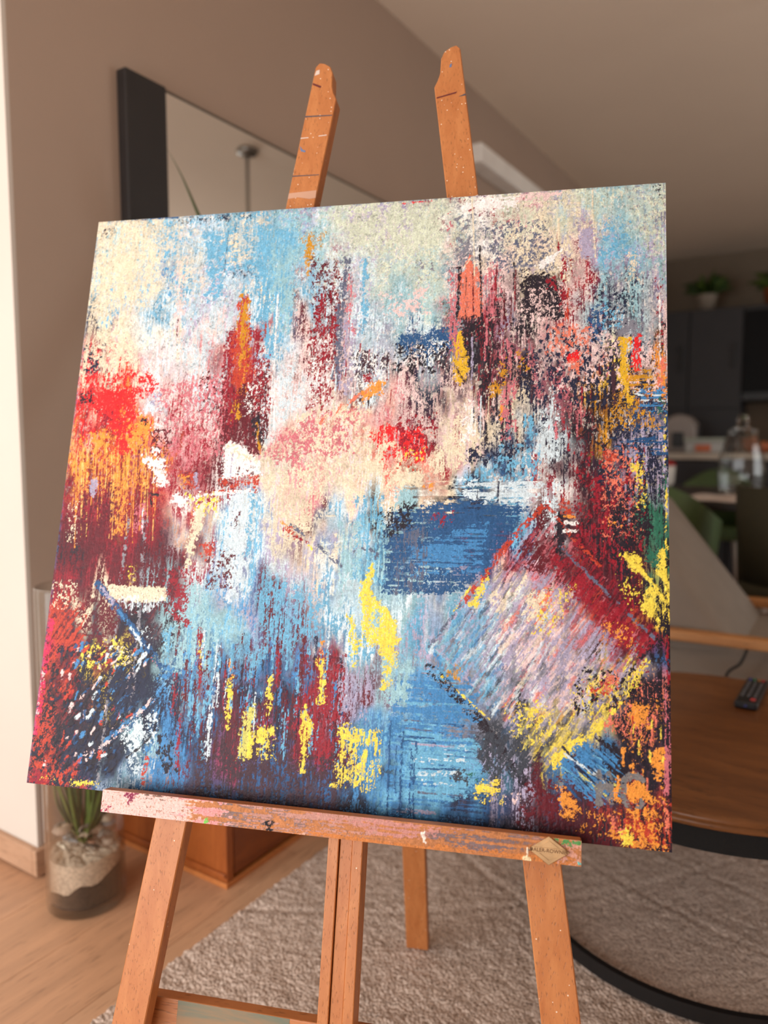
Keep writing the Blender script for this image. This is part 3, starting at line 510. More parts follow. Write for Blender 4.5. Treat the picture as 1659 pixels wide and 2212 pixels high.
    b('Y', [(497, 1470), (504, 1468), (501, 1530), (495, 1576), (489, 1542)], .85, 'v', 4, .9); b('O', [(498, 1428), (506, 1438), (504, 1475), (497, 1475)], .75, 'v', 4); b('o', [(530, 1540), (552, 1524), (546, 1600), (536, 1642), (513, 1642)], .72, 'v', 5); b('Y', [(541, 1585), (549, 1590), (541, 1642), (532, 1640)], .85, 'v', 3)
    b('Y', [(581, 1468), (591, 1462), (587, 1552), (576, 1552)], .6, 'v', 4); b('Y', [(556, 1571), (604, 1573), (600, 1585), (581, 1590), (579, 1612), (555, 1612)], .75, 'v', 4); s('Y', [(552, 1590), (602, 1590), (600, 1650), (552, 1650)], .35, 5); b('Y', [(654, 1534), (664, 1527), (679, 1570), (670, 1605), (660, 1672), (649, 1670), (652, 1600)], .78, 'v', 4)
    b('Y', [(690, 1424), (704, 1420), (706, 1522), (690, 1520)], .66, 'v', 4); b('O', [(692, 1390), (702, 1390), (702, 1425), (692, 1425)], .4, 'v'); s('Y', [(425, 1380), (450, 1380), (448, 1450), (425, 1450)], .28, 5)
    b('Y', [(795, 1242), (808, 1222), (811, 1288), (842, 1318), (860, 1345), (860, 1440), (846, 1488), (828, 1491), (834, 1430), (814, 1388), (790, 1382), (781, 1300), (778, 1286)], .88, 'v', 4, .9); b('T', [(800, 1318), (826, 1328), (816, 1374), (796, 1370)], .6, 'v'); b('Y', [(754, 1332), (769, 1330), (773, 1442), (765, 1442)], .75, 'v', 4); b('Y', [(770, 1386), (872, 1380), (872, 1391), (776, 1398)], .7, 'h', 4); b('T', [(815, 1265), (845, 1290), (838, 1312), (812, 1290)], .7)
    b('Y', [(735, 1567), (822, 1580), (824, 1602), (800, 1612), (738, 1605), (730, 1590)], .6, 'v', 5); b('Y', [(735, 1590), (822, 1600), (816, 1705), (790, 1712), (740, 1702), (724, 1662)], .36, 'v', 5); s('Y', [(720, 1640), (820, 1640), (815, 1712), (720, 1708)], .26, 5); l('Y', [(718, 1700), (735, 1702)], 10, .8, 'i'); b('M', [(745, 1622), (765, 1618), (764, 1652), (746, 1652)], .6)
    # --- water, right of centre
    b('U', [(850, 1112), (1000, 1080), (1152, 1098), (1082, 1200), (992, 1288), (832, 1282), (842, 1180)], .72, 'h'); b('B', [(890, 1190), (1065, 1130), (1045, 1235), (900, 1245)], .5, 'h'); b('g', [(860, 1150), (930, 1130), (920, 1280), (850, 1280)], .45, 'v'); b('I', [(1000, 1036), (1182, 1040), (1168, 1086), (1012, 1086)], .62, 'h'); b('K', [(832, 1112), (905, 1086), (892, 1142), (842, 1165)], .66); s('R', [(930, 1110), (990, 1100), (985, 1150), (930, 1150)], .25, 6)
    l('N', [(1082, 1045), (1080, 1085)], 5, .8); l('N', [(1040, 1040), (1036, 1080)], 3, .8); s('S', [(1080, 960), (1180, 960), (1180, 1050), (1040, 1050)], .4, 8); b('I', [(1168, 992), (1182, 915), (1198, 842), (1213, 900), (1212, 1000)], .68, 'v'); b('S', [(1138, 898), (1162, 896), (1160, 952), (1144, 952)], .72, 'v'); s('N', [(1010, 960), (1130, 950), (1130, 1010), (1010, 1020)], .4, 8)
    b('B', [(852, 1468), (1032, 1474), (1034, 1562), (848, 1562)], .62, 'h'); b('S', [(885, 1590), (1045, 1600), (1012, 1728), (878, 1726)], .62, 'h'); b('I', [(905, 1610), (1010, 1610), (1000, 1700), (905, 1700)], .16, 'h')
    for _ in range(26):
        y = R.uniform(1470, 1760); x = R.uniform(850, 930); l(R.choice('BSUSBLg'), [(x, y), (x+R.uniform(50, 130), y+R.uniform(2, 10))], R.uniform(3, 8), .5, 'h')
    for x in (845, 858, 872, 893, 900): l('U', [(x, R.uniform(1560, 1620)), (x-8, 1770)], R.uniform(5, 12), .45)
    b('T', [(882, 1430), (902, 1430), (886, 1510), (866, 1527), (860, 1510)], .7, 'v', 4); b('T', [(830, 1440), (870, 1400), (880, 1500), (840, 1560)], .4, 'v'); b('k', [(985, 1665), (1008, 1660), (1006, 1695), (980, 1690)], .75)
    # --- roof diamond
    dpoly = p.tr([(1188, 1112), (1418, 1392), (1200, 1662), (934, 1400)])
    p.op = .6
    for _ in range(1700):
        x, y = R.uniform(930, 1420), R.uniform(1110, 1670); q = p.tr([(x, y)])[0]; ins = False
        for i in range(4):
            a, c = dpoly[i], dpoly[(i+1) % 4]
            if (a[1] > q[1]) != (c[1] > q[1]) and q[0] < (c[0]-a[0])*(q[1]-a[1])/(c[1]-a[1])+a[0]: ins = not ins
        if not ins: continue
        t = (x-930)/490+(1250-y)/600                             # towards the upper right it turns red
        if x-1190 > 0 and t > .55: c = R.choice('RMRMDQRV')
        elif y < 1240: c = R.choice('QMRLGDMQ')
        elif t > .42: c = R.choice('LPQRGLPFLQ')
        elif y > 1540: c = R.choice('kGLYKkGHoL')
        elif x < 1080: c = R.choice('SSLIBGTSLK')
        else: c = R.choice('LLPLLGPFGQLGIkC')
        L = R.uniform(14, 46); a = math.radians(R.uniform(46, 64)); l(c, [(x-L/2*math.cos(a), y+L/2*math.sin(a)), (x+L/2*math.cos(a), y-L/2*math.sin(a))], R.uniform(5, 13), .66, 'd', .8)
    p.op = 1.0
    b('R', [(1192, 1190), (1412, 1388), (1398, 1452), (1292, 1332), (1202, 1242)], .55, 'd'); b('M', [(1128, 1162), (1192, 1176), (1182, 1242), (1128, 1236)], .6, 'd'); s('O', [(1290, 1340), (1380, 1350), (1370, 1410), (1300, 1390)], .3, 5); l('V', [(1188, 1090), (1110, 1168), (1040, 1262), (1000, 1312)], 13, .6, 'i'); l('g', [(1000, 1310), (930, 1402)], 8, .5, 'i')
    b('Y', [(1018, 1312), (1056, 1243), (1063, 1254), (1030, 1318)], .82, 'i', 4); l('Y', [(985, 1322), (1020, 1272)], 5, .5, 'i'); b('F', [(1150, 1290), (1200, 1275), (1190, 1340), (1160, 1360)], .4, 'd'); s('Y', [(1140, 1280), (1260, 1260), (1200, 1400), (1150, 1380)], .2, 6); b('C', [(1140, 1290), (1190, 1280), (1180, 1350), (1140, 1340)], .35, 'd')
    l('R', [(1190, 1050), (1190, 1110)], 4, .9); b('K', [(1206, 1112), (1224, 1112), (1222, 1200), (1203, 1200)], .85, 'v', 4); b('V', [(1218, 1085), (1245, 1105), (1245, 1122), (1222, 1116)], .7); l('O', [(1226, 1120), (1246, 1122)], 6, .8, 'i'); l('W', [(1226, 1132), (1252, 1136)], 8, .9, 'h'); l('W', [(1226, 1150), (1250, 1152)], 8, .8, 'h'); l('K', [(1226, 1142), (1252, 1145)], 3, .9, 'h'); b('I', [(1188, 1040), (1212, 1040), (1208, 1120), (1195, 1160), (1185, 1120)], .5, 'v')
    l('K', [(1412, 1392), (1372, 1450), (1330, 1500)], 9, .5, 'i'); l('g', [(1215, 1185), (1300, 1270), (1418, 1385)], 7, .5, 'i'); l('V', [(1192, 1100), (1240, 1165), (1300, 1225)], 8, .5, 'i'); l('L', [(1000, 1318), (940, 1396), (1040, 1500)], 5, .45, 'i')
    b('M', [(1245, 1080), (1262, 1120), (1258, 1200), (1245, 1160)], .7, 'v')
    l('K', [(932, 1448), (1040, 1560), (1128, 1692)], 24, .55, 'i'); l('Y', [(955, 1462), (1060, 1560)], 5, .45, 'i'); s('Y', [(1080, 1510), (1180, 1500), (1240, 1600), (1110, 1640)], .2, 6); b('Y', [(1140, 1540), (1162, 1538), (1158, 1556), (1142, 1556)], .9, 'i', 4); s('H', [(960, 1440), (1010, 1430), (1010, 1480), (960, 1480)], .3, 6); b('k', [(1042, 1572), (1140, 1600), (1162, 1682), (1062, 1692), (1030, 1640)], .62, 'd')
    l('Y', [(1402, 1430), (1375, 1480), (1300, 1572), (1205, 1655)], 13, .5, 'i', .9); b('Y', [(1186, 1648), (1252, 1586), (1264, 1602), (1200, 1668)], .85, 'd', 4, .9); s('Y', [(1230, 1470), (1400, 1440), (1390, 1500), (1290, 1580), (1230, 1560)], .2, 6); s('K', [(1240, 1440), (1400, 1440), (1390, 1540), (1230, 1560)], .28, 8); b('F', [(1310, 1460), (1335, 1458), (1332, 1490), (1310, 1490)], .6); s('V', [(1260, 1470), (1330, 1470), (1320, 1520), (1260, 1520)], .3, 6)
    b('Y', [(1030, 1690), (1080, 1684), (1080, 1716), (1028, 1726)], .75, 'h', 5); s('Y', [(1020, 1720), (1100, 1716), (1095, 1745), (1030, 1745)], .32, 6); b('J', [(1022, 1680), (1060, 1672), (1030, 1700)], .4); s('P', [(1085, 1715), (1135, 1712), (1130, 1745), (1085, 1745)], .4, 7); b('M', [(1140, 1700), (1210, 1690), (1220, 1790), (1120, 1790)], .55, 'i')
    # --- blue brushed fan, embers at lower right
    b('B', [(1204, 1668), (1262, 1606), (1345, 1640), (1322, 1735), (1292, 1745)], .7, 'e'); 
    for _ in range(44):
        x, y = R.uniform(1212, 1290), R.uniform(1612, 1690); c = R.choice('BUSNIBoBNU'); l(c, [(x, y), (x+R.uniform(35, 75), y+R.uniform(28, 58))], R.uniform(2, 6), .6, 'e')
    b('K', [(1290, 1600), (1340, 1610), (1400, 1660), (1330, 1690)], .5, 'e')
    for q, c, dn in (([(1206, 1704), (1230, 1712), (1252, 1750), (1242, 1778), (1214, 1762)], 'O', .8), ([(1364, 1524), (1388, 1530), (1392, 1555), (1384, 1582), (1370, 1562)], 'O', .85), ([(1394, 1528), (1404, 1535), (1402, 1578), (1397, 1560)], 'O', .85),
                     ([(1350, 1535), (1362, 1530), (1360, 1560)], 'F', .7), ([(1412, 1630), (1436, 1626), (1432, 1702), (1418, 1682)], 'O', .72), ([(1356, 1704), (1380, 1696), (1402, 1702), (1412, 1728), (1440, 1734), (1440, 1742), (1356, 1732)], 'O', .85), ([(1328, 1690), (1344, 1690), (1340, 1742), (1324, 1736)], 'O', .8),
                     ([(1364, 1655), (1376, 1650), (1374, 1672), (1384, 1682), (1366, 1680)], 'O', .85), ([(1346, 1780), (1422, 1772), (1418, 1826), (1352, 1806)], 'V', .7), ([(1376, 1780), (1420, 1775), (1416, 1815), (1380, 1800)], 'O', .5), ([(1302, 1792), (1384, 1826), (1440, 1834), (1440, 1842), (1330, 1822)], 'O', .55), ([(1320, 1765), (1350, 1790), (1345, 1815), (1322, 1800)], 'F', .55),
                     ([(1340, 1800), (1360, 1795), (1370, 1826), (1350, 1828)], 'Y', .6), ([(1388, 1815), (1425, 1815), (1420, 1840), (1388, 1836)], 'O', .7), ([(1305, 1560), (1340, 1556), (1336, 1572), (1306, 1574)], 'F', .5), ([(1360, 1755), (1380, 1750), (1376, 1772), (1362, 1770)], 'O', .8), ([(1395, 1752), (1422, 1748), (1420, 1768), (1396, 1772)], 'O', .75)): b(c, q, dn, 'i', 5, .9)
    s('O', [(1240, 1745), (1448, 1745), (1448, 1842), (1240, 1805)], .18, 6); s('O', [(1330, 1500), (1445, 1500), (1445, 1690), (1340, 1640)], .1, 6); s('F', [(1300, 1560), (1400, 1560), (1400, 1600), (1300, 1600)], .28, 6)
    for _ in range(14):
        x, y = R.uniform(1330, 1440), R.uniform(1540, 1700); l(R.choice('OOFVY'), [(x, y), (x+R.uniform(-3, 3), y+R.uniform(10, 34))], R.uniform(2, 6), .8)
    l('Q', [(1441, 1500), (1446, 1640), (1442, 1720)], 12, .55, 'v'); l('R', [(1446, 1380), (1447, 1480)], 7, .6); l('F', [(1440, 1740), (1444, 1800)], 10, .5, 'i')
    # --- right margin: reds, greens, yellow leaves
    s('R', [(1235, 970), (1410, 970), (1410, 1230), (1235, 1230)], .18, 9); b('R', [(1278, 1050), (1310, 1040), (1305, 1080), (1285, 1120)], .65); b('V', [(1315, 985), (1335, 985), (1332, 1025), (1318, 1020)], .65); s('F', [(1300, 960), (1400, 960), (1400, 1180), (1300, 1180)], .24, 6); s('Y', [(1370, 980), (1410, 980), (1410, 1110), (1370, 1110)], .25, 6); b('Y', [(1370, 1005), (1392, 1008), (1390, 1024), (1372, 1022)], .8, 'i', 4); b('Y', [(1384, 1080), (1396, 1075), (1394, 1092), (1384, 1092)], .75, 'i', 4); s('O', [(1310, 1120), (1370, 1120), (1365, 1150), (1310, 1150)], .35, 6)
    b('K', [(1330, 1110), (1410, 1100), (1420, 1180), (1340, 1190)], .5); l('J', [(1437, 1060), (1428, 1130), (1430, 1190)], 20, .55); l('Y', [(1446, 1060), (1444, 1185)], 5, .55); l('J', [(1444, 980), (1442, 1060)], 9, .35); l('Y', [(1444, 900), (1442, 1040)], 5, .25, 'i'); b('U', [(1320, 945), (1446, 935), (1446, 985), (1330, 975)], .4, 'h')
    b('Y', [(1346, 1206), (1352, 1196), (1362, 1200), (1384, 1202), (1392, 1232), (1398, 1248), (1376, 1242), (1364, 1226)], 1.3, 'i', 3, 1.1); b('Y', [(1430, 1190), (1446, 1187), (1447, 1292), (1434, 1252), (1419, 1236)], 1.2, 'i', 3, 1.0); b('J', [(1398, 1190), (1430, 1190), (1424, 1232), (1404, 1216)], .7); l('Y', [(1384, 1228), (1410, 1262), (1442, 1305)], 9, .9, 'i', 1.0); b('Y', [(1386, 1286), (1398, 1284), (1422, 1312), (1412, 1338), (1394, 1322)], .9, 'i', 5, 1.0); b('Y', [(1405, 1270), (1420, 1272), (1416, 1292), (1404, 1290)], .9, 'i', 4); b('Y', [(1332, 1250), (1342, 1256), (1374, 1292), (1366, 1292)], .7, 'i', 5); s('Y', [(1325, 1245), (1445, 1250), (1445, 1345), (1360, 1335)], .13, 8)
    # --- grey initials
    g = (120, 117, 118); l(g, [(1296, 1676), (1295, 1740)], 16, .85, 'i', .3); l(g, [(1317, 1680), (1318, 1705)], 16, .85, 'i', .3); l(g, [(1320, 1709), (1320, 1738)], 16, .8, 'i', .3); l(g, [(1297, 1703), (1316, 1703)], 12, .8, 'i', .3); l(g, [(1299, 1678), (1314, 1677)], 5, .45, 'i', .3)
    l(g, [(1388, 1688), (1376, 1681), (1362, 1681), (1351, 1692), (1347, 1712), (1350, 1730), (1358, 1742), (1368, 1747), (1380, 1745), (1386, 1738)], 14, .82, 'i', .3)
    # darker band along the bottom edge
    bot = np.clip((p.Y-(NP-34)-8*(p.big-.5))/22, 0, 1)*np.clip((p.px-210)/80, 0, 1)*np.clip((1330-p.px)/120, 0, 1); p.col *= (1-.75*bot)[..., None]
    rim = np.clip(1-np.minimum(p.Y, p.X)/6, 0, 1)*(p.n['i'] > .45)*.5; p.col[:] = p.col*(1-rim[..., None])+np.array(lin((60, 100, 140)), np.float32)*rim[..., None]
    return p

def grid_mesh(name, p, org, eu, ev, nn, hs, mat, parent):
    """surface of pigment points: org = top-left, eu along rows, ev down, nn out"""
    H, W = p.H, p.W; U = (p.X/(W-1))[..., None]; V = (p.Y/(H-1))[..., None]; b = base_of(parent)
    edge = np.clip(np.minimum(np.minimum(p.X, W-1-p.X), np.minimum(p.Y, H-1-p.Y))/4, 0, 1)
    co = (np.array(org-b)+U*np.array(eu)+V*np.array(ev)+(p.h*hs*edge)[..., None]*np.array(nn)).astype(np.float32).reshape(-1, 3)
    idx = np.arange(H*W, dtype=np.int32).reshape(H, W)
    q = np.stack([idx[1:, :-1], idx[1:, 1:], idx[:-1, 1:], idx[:-1, :-1]], -1).reshape(-1)
    me = bpy.data.meshes.new(name); nf = (H-1)*(W-1)
    me.vertices.add(H*W); me.vertices.foreach_set('co', co.ravel()); me.loops.add(nf*4); me.loops.foreach_set('vertex_index', q)
    me.polygons.add(nf); me.polygons.foreach_set('loop_start', np.arange(nf, dtype=np.int32)*4); me.polygons.foreach_set('use_smooth', np.ones(nf, bool))
    me.update(calc_edges=True)
    at = me.color_attributes.new('pigment', 'FLOAT_COLOR', 'POINT'); rgba = np.ones((H*W, 4), np.float32); rgba[:, :3] = p.col.reshape(-1, 3); at.data.foreach_set('color', rgba.ravel())
    at = me.color_attributes.new('underlayer', 'FLOAT_COLOR', 'POINT'); rgba[:, :3] = p.alt.reshape(-1, 3); at.data.foreach_set('color', rgba.ravel())
    return link(name, me, mat, parent)
def pigment_mat(name, rough, weave):
    m, nt, bs = newmat(name); a = N(nt, 'ShaderNodeAttribute', attribute_name='pigment'); bs.inputs['Roughness'].default_value = rough; bs.inputs['Specular IOR Level'].default_value = .16
    n = N(nt, 'ShaderNodeTexNoise', Scale=520.0, Detail=3.0); v = coords(nt); nt.links.new(v, n.inputs['Vector'])
    r = ramp(nt, n.outputs[0], [(.3, (.80, .80, .80)), (.7, (1.14, 1.14, 1.14))])
    mx = N(nt, 'ShaderNodeMix', data_type='RGBA', blend_type='MULTIPLY'); mx.inputs[0].default_value = 1; u = N(nt, 'ShaderNodeAttribute', attribute_name='underlayer'); sp = N(nt, 'ShaderNodeTexNoise', Scale=1.0, Detail=3.0, Roughness=.7); nt.links.new(coords(nt, (430, 430, 300)), sp.inputs['Vector'])
    gate = N(nt, 'ShaderNodeMapRange'); gate.inputs[1].default_value = .57; gate.inputs[2].default_value = .64; gate.inputs[3].default_value = 0; gate.inputs[4].default_value = .8; nt.links.new(sp.outputs[0], gate.inputs[0])
    m2 = N(nt, 'ShaderNodeMix', data_type='RGBA'); nt.links.new(gate.outputs[0], m2.inputs[0]); nt.links.new(a.outputs['Color'], m2.inputs[6]); nt.links.new(u.outputs['Color'], m2.inputs[7])
    nt.links.new(m2.outputs[2], mx.inputs[6]); nt.links.new(r, mx.inputs[7])
    nt.links.new(mx.outputs[2], bs.inputs['Base Color']); bump(nt, bs, n.outputs[0], weave, .0012); return m

# ------------------------------------------------------------------ canvas and easel, sharing one leaning plane
az, ln = math.radians(20.6), math.radians(15.1)
e1 = Vector((math.cos(az), math.sin(az), 0)); bk = Vector((-math.sin(az), math.cos(az), 0))
e2 = ZA*math.cos(ln)+bk*math.sin(ln); nn = e1.cross(e2)
CO = Vector((-.900, .535, .558)); CW = .80
def E(u, v, w=0): return CO+e1*u+e2*v+nn*w
cv = root('canvas_painting', E(.4, 0, -.01), 'large square abstract painting in blue, crimson and yellow on the easel', 'painting')
P = paint_canvas(1040, [(221, 480), (1449, 399), (1453, 1847), (58, 1691)])
grid_mesh('painted_surface', P, E(0, CW, .0004), e1*CW, -e2*CW, nn, .00045, pigment_mat('oil_pigment', .42, .16), cv)
EDGE = plain('canvas_edge_blue', (30, 66, 110), .6, var=.35, scale=40)
bm = bmesh.new()
bm_obox(bm, E(.4, .4, -.011), e1, e2, nn, .4, .4, .011, .0025); frombm('canvas_edge', bm, EDGE, cv)
for a, b_, w in ((E(.02, .02, -.026), E(.02, .78, -.026), e1), (E(.78, .02, -.026), E(.78, .78, -.026), e1)): bar('stretcher_bar', a, b_, w, .038, .008, BEECH, cv)

RUGZ = .018
es = root('easel', Vector((-.72, .62, RUGZ)), 'beech wood A-frame artist easel holding the painting', 'easel')
def ogee_leg(name, ub, ut, vt, inner, mat):
    """front leg: straight board from the rug to vt with the inner top corner cut in an ogee"""
    w, t, wf = .043, .022, -.0225
    vb = -(CO.z-RUGZ+wf*nn.z)/e2.z
    k = (ut-ub)/(vt-0); axis = (e2+e1*k).normalized(); side = (e1-axis*e1.dot(axis)).normalized()*(1 if inner > 0 else -1)   # side points to the inner edge
    top = E(ub+k*vt, vt, wf); L = (vt-vb)*math.hypot(1, k)
    pr = [(-w/2, -L), (w/2, -L), (w/2, -.060), (w/2-.006, -.050), (w/2-.0105, -.040), (w/2-.0125, -.028), (w/2-.0145, -.016), (w/2-.020, -.006), (w/2-.030, -.001), (-w/2+.005, 0), (-w/2, -.007)]
    o = prism(name, pr, top, side, axis, -nn, t, mat, es, .0012); return o, top, side, axis
legL = ogee_leg('front_leg', .2017, .2017+.1271*1.048, 1.048, 1, BEECH)
legR = ogee_leg('front_leg', .6575, .6575-.1443*1.052, 1.052, -1, BEECH)
# paint marks left on the legs (thin raised smears)
def mark(parent, leg, pts, col):
    _, top, side, axis = leg; rt = e1-axis*e1.dot(axis); rt.normalize(); off = nn*.0003
    V = [top+rt*a+axis*b_+off for a, b_ in pts]+[top+rt*a+axis*b_-nn*.0004 for a, b_ in pts]; n = len(pts)
    F = [tuple(range(n))]+[(i, i+n, (i+1) % n+n, (i+1) % n) for i in range(n)]
    mesh('paint_mark', V, F, col, parent)
mk = lambda n, c: plain('smear_'+n, c, .6, var=.1)
mD, mW_, mB_, mR_, mG_ = mk('slate', (70, 72, 84)), mk('white', (214, 196, 184)), mk('blue', (96, 120, 160)), mk('wine', (100, 34, 36)), mk('grey', (150, 140, 132))
pl_ = legL[0]
for q, c in (([(-.021, -.0885), (.020, -.0855), (.020, -.0868), (-.021, -.0905)], mD), ([(-.021, -.124), (-.009, -.1225), (-.009, -.1238), (-.021, -.1256)], mW_), ([(.006, -.1195), (.018, -.1175), (.018, -.1188), (.006, -.1208)], mW_),
             ([(-.0195, -.137), (-.015, -.1425), (-.009, -.1445), (-.010, -.1468), (-.0165, -.1455)], mB_), ([(-.021, -.185), (.019, -.181), (.019, -.182), (-.021, -.1865)], mD),
             ([(-.019, -.014), (-.014, -.012), (-.013, -.019), (-.020, -.022)], mW_), ([(-.0205, -.034), (-.006, -.039), (-.007, -.042), (-.020, -.037)], mR_), ([(-.021, -.213), (.020, -.206), (.021, -.218), (.012, -.220), (-.006, -.2185), (-.021, -.222)], mk('milk', (196, 150, 124))),
             ([(-.0, -.840), (.003, -.838), (.005, -.846), (.004, -.862), (.0015, -.870), (-.001, -.862), (-.0018, -.848)], mG_), ([(.0012, -.869), (.002, -.869), (.001, -.886)], mG_), ([(-.002, -.858+.0), (.0, -.866), (.003, -.868), (.0035, -.862)], mk('teal', (96, 160, 176)))): mark(pl_, legL, q, c)
for q, c in (([(.006, -.245), (.021, -.241), (.021, -.253), (.014, -.250)], mW_), ([(-.018, -.246), (-.0165, -.245), (-.013, -.252), (-.0145, -.253)], mW_), ([(.004, -.030), (.007, -.028), (.006, -.034), (.003, -.034)], mB_), ([(.011, -.084), (.021, -.0815), (.021, -.0845)], mD), ([(-.020, -.0775), (.009, -.0755), (.008, -.0778), (-.020, -.0795)], mR_)): mark(legR[0], legR, q, c)
# grooved central mast: two lips and a recessed sliding bar
vb = -(CO.z-.10)/e2.z
def mastbar(name, u0, u1, w0, w1, v0, v1, mat=BEECH):
    bm = bmesh.new(); bm_obox(bm, E((u0+u1)/2, (v0+v1)/2, (w0+w1)/2), e1, e2, nn, abs(u1-u0)/2, (v1-v0)/2, abs(w1-w0)/2, .0012); return frombm(name, bm, mat, es)
mastbar('mast_lip', .4070, .4205, -.047, -.0235, -.47, .76); mastbar('mast_lip', .4375, .4505, -.047, -.0235, -.47, .76); mastbar('mast_slide', .4215, .4375, -.046, -.026, -.47, .76); mastbar('mast_back', .407, .4505, -.054, -.047, -.47, .76)
# stretcher between the front legs, upper crossbar, hinge, rear leg
bm = bmesh.new(); bm_obox(bm, E(.4295, -.272, -.066), e1, e2, nn, .258, .019, .011, .0015); st = frombm('stretcher', bm, BEECH_H, es)
bm = bmesh.new(); bm_obox(bm, E(.427, .72, -.066), e1, e2, nn, .14, .02, .011, .0015); frombm('crossbar', bm, BEECH_H, es)
GREENP = wood('green_stain', (96, 112, 98), (168, 118, 76), (.8, .8, 5), .6, 9, False)
bm = bmesh.new(); bm_obox(bm, E(.29, -.2725, -.066), e1, e2, nn, .075, .0192, .0112, .0012); frombm('paint_stain', bm, GREENP, st)
foot = Vector((-.6866, 1.1953, RUGZ)); head = E(.43, .80, -.085)
rl = bar('rear_leg', foot, head, e1, .043, .022, BEECH, es, .0015); box('hinge', head-Vector((.03, .02, .01)), head+Vector((.03, .02, .03)), BRASS, es)

# ledge (shelf + front lip) and its painted face
LU0, LU1, LV0, LV1, LW = .1285, .7030, -.0175, .0088, .030
lg = prism('ledge', [(-.022, LV0), (LW-.001, LV0), (LW-.001, LV1), (.012, LV1), (.012, -.0015), (-.022, -.0015)], E(LU0, 0, 0), nn, e2, e1, LU1-LU0, BEECH_H, es, .001)
def paint_ledge():
    p = Painter(760, 36, [(220, 1709), (1257, 1824), (1255, 1878), (218, 1752)]); R = random.Random(8)
    x = p.px; base = np.array(lin((178, 116, 74)), np.float32); p.col[:] = base*(1+.35*(p.n['h']-.5)+.2*(p.fine-.5))[..., None]
    S = (slice(0, p.H), slice(0, p.W))
    def lay(c, a, an='h', sh=.1): 
        m = np.clip((a-p.n[an])/sh+.5, 0, 1)[..., None]; p.col[:] = p.col*(1-m)+np.array(lin(c), np.float32)*m*(1+.12*(p.fine-.5))[..., None]
    f = p.Y/35; p.alt[:] = p.col*.7
    lay((128, 108, 108), np.clip(.72-np.abs(x-620)/500, 0, 1)+.1*(1-f)); lay((196, 136, 128), np.clip(1.15-np.abs(x-740)/260, 0, .9)*(1.1-f)); lay((190, 140, 128), np.clip(.75-np.abs(x-640)/260, 0, .6))
    lay((236, 190, 182), np.clip((490-x)/110, 0, 1.1)); lay((226, 150, 150), np.clip(.55-np.abs(x-420)/120, 0, 1)); lay((110, 92, 82), np.clip(.38-np.abs(x-330)/110, 0, 1)*(1.2-f)); lay((122, 104, 106), np.clip(.75-np.abs(x-1020)/170, 0, .7)*(1.25-np.abs(f-.6)*2))
    lay((198, 122, 66), np.clip((x-480)/300, 0, .5)*np.clip((f-.6)*3, 0, 1)); lay((206, 150, 132), np.clip((x-1170)/150, 0, .4), 'i')
    b, l = p.b, p.l
    b((136, 44, 76), [(262, 1712), (288, 1716), (280, 1728), (272, 1736), (268, 1722)], .8, 'i', 4); b((30, 28, 34), [(553, 1780), (568, 1778), (566, 1792), (556, 1793)], .95, 'i', 4); b((84, 140, 80), [(1196, 1819), (1250, 1826), (1252, 1832), (1214, 1830)], .9, 'i', 3); b((80, 190, 186), [(1248, 1868), (1256, 1866), (1256, 1874), (1249, 1873)], .95, 'i', 2)
    l((236, 226, 214), [(894, 1803), (896, 1820)], 8, .95, 'i'); l((236, 220, 196), [(1130, 1836), (1130, 1858)], 3, .95, 'i'); l((236, 214, 170), [(1128, 1860), (1133, 1861)], 14, 1.0, 'i'); b((226, 180, 160), [(610, 1798), (630, 1800), (640, 1806), (612, 1806)], .7, 'i', 4); b((120, 200, 90), [(428, 1768), (433, 1768), (433, 1776), (428, 1776)], .9, 'i', 1); b((150, 50, 80), [(218, 1738), (236, 1744), (228, 1752), (218, 1752)], .5, 'i', 4)
    return p
pg = paint_ledge(); grid_mesh('painted_face', pg, E(LU0, LV1, LW-.0008), e1*(LU1-LU0), e2*(LV0-LV1), nn, .0005, pigment_mat('ledge_pigment', .55, .15), lg)
# brass lozenge plate
pu, pv = .65+(.6695-.65)*.967, -.0045
pc = E(pu, pv, LW+.0002)
def loz(name, a, b_, w0, d, mat, parent, bev=.0005): return prism(name, [(-a, 0), (0, -b_), (a, 0), (0, b_)], pc+nn*w0, e1, e2, nn, d, mat, parent, bev)
plt = loz('maker_plate', .0222, .0148, 0, .0013, BRASS, lg)
plt['label'] = 'small brass lozenge plate with raised lettering'
def ring_loz(name, a, b_, t, w0, d):
    bm = bmesh.new(); o = [(-a, 0), (0, -b_), (a, 0), (0, b_)]; s_ = 1-t/a
    for w in (w0, w0+d): 
        pass
    vs = [[bm.verts.new(pc+e1*(x*k)+e2*(y*k)+nn*w) for x, y in o] for w in (w0, w0+d) for k in (1, s_)]
    for i in range(4):
        j = (i+1) % 4; bm.faces.new((vs[2][i], vs[2][j], vs[3][j], vs[3][i])); bm.faces.new((vs[0][i], vs[0][j], vs[2][j], vs[2][i])); bm.faces.new((vs[1][i], vs[3][i], vs[3][j], vs[1][j])); bm.faces.new((vs[0][i], vs[1][i], vs[1][j], vs[0][j]))
    return frombm(name, bm, BRASS, lg)
ring_loz('plate_border', .0158, .0106, .0014, .0013, .0006)
for sx in (-1, 1):
    lathe('plate_rivet', [(0, .0009), (.0006, .0008), (.0010, .0003), (.0011, 0)], (0, 0, 0), plain('rivet%d' % sx, (120, 84, 60), .4, metal=.8), None, 10)
    o = C.objects[-1]; me = o.data; M = Matrix((e1, e2, nn)).transposed().to_4x4(); me.transform(M); me.transform(Matrix.Translation(pc+e1*sx*.0188+nn*.0013-base_of(lg))); o.parent = lg
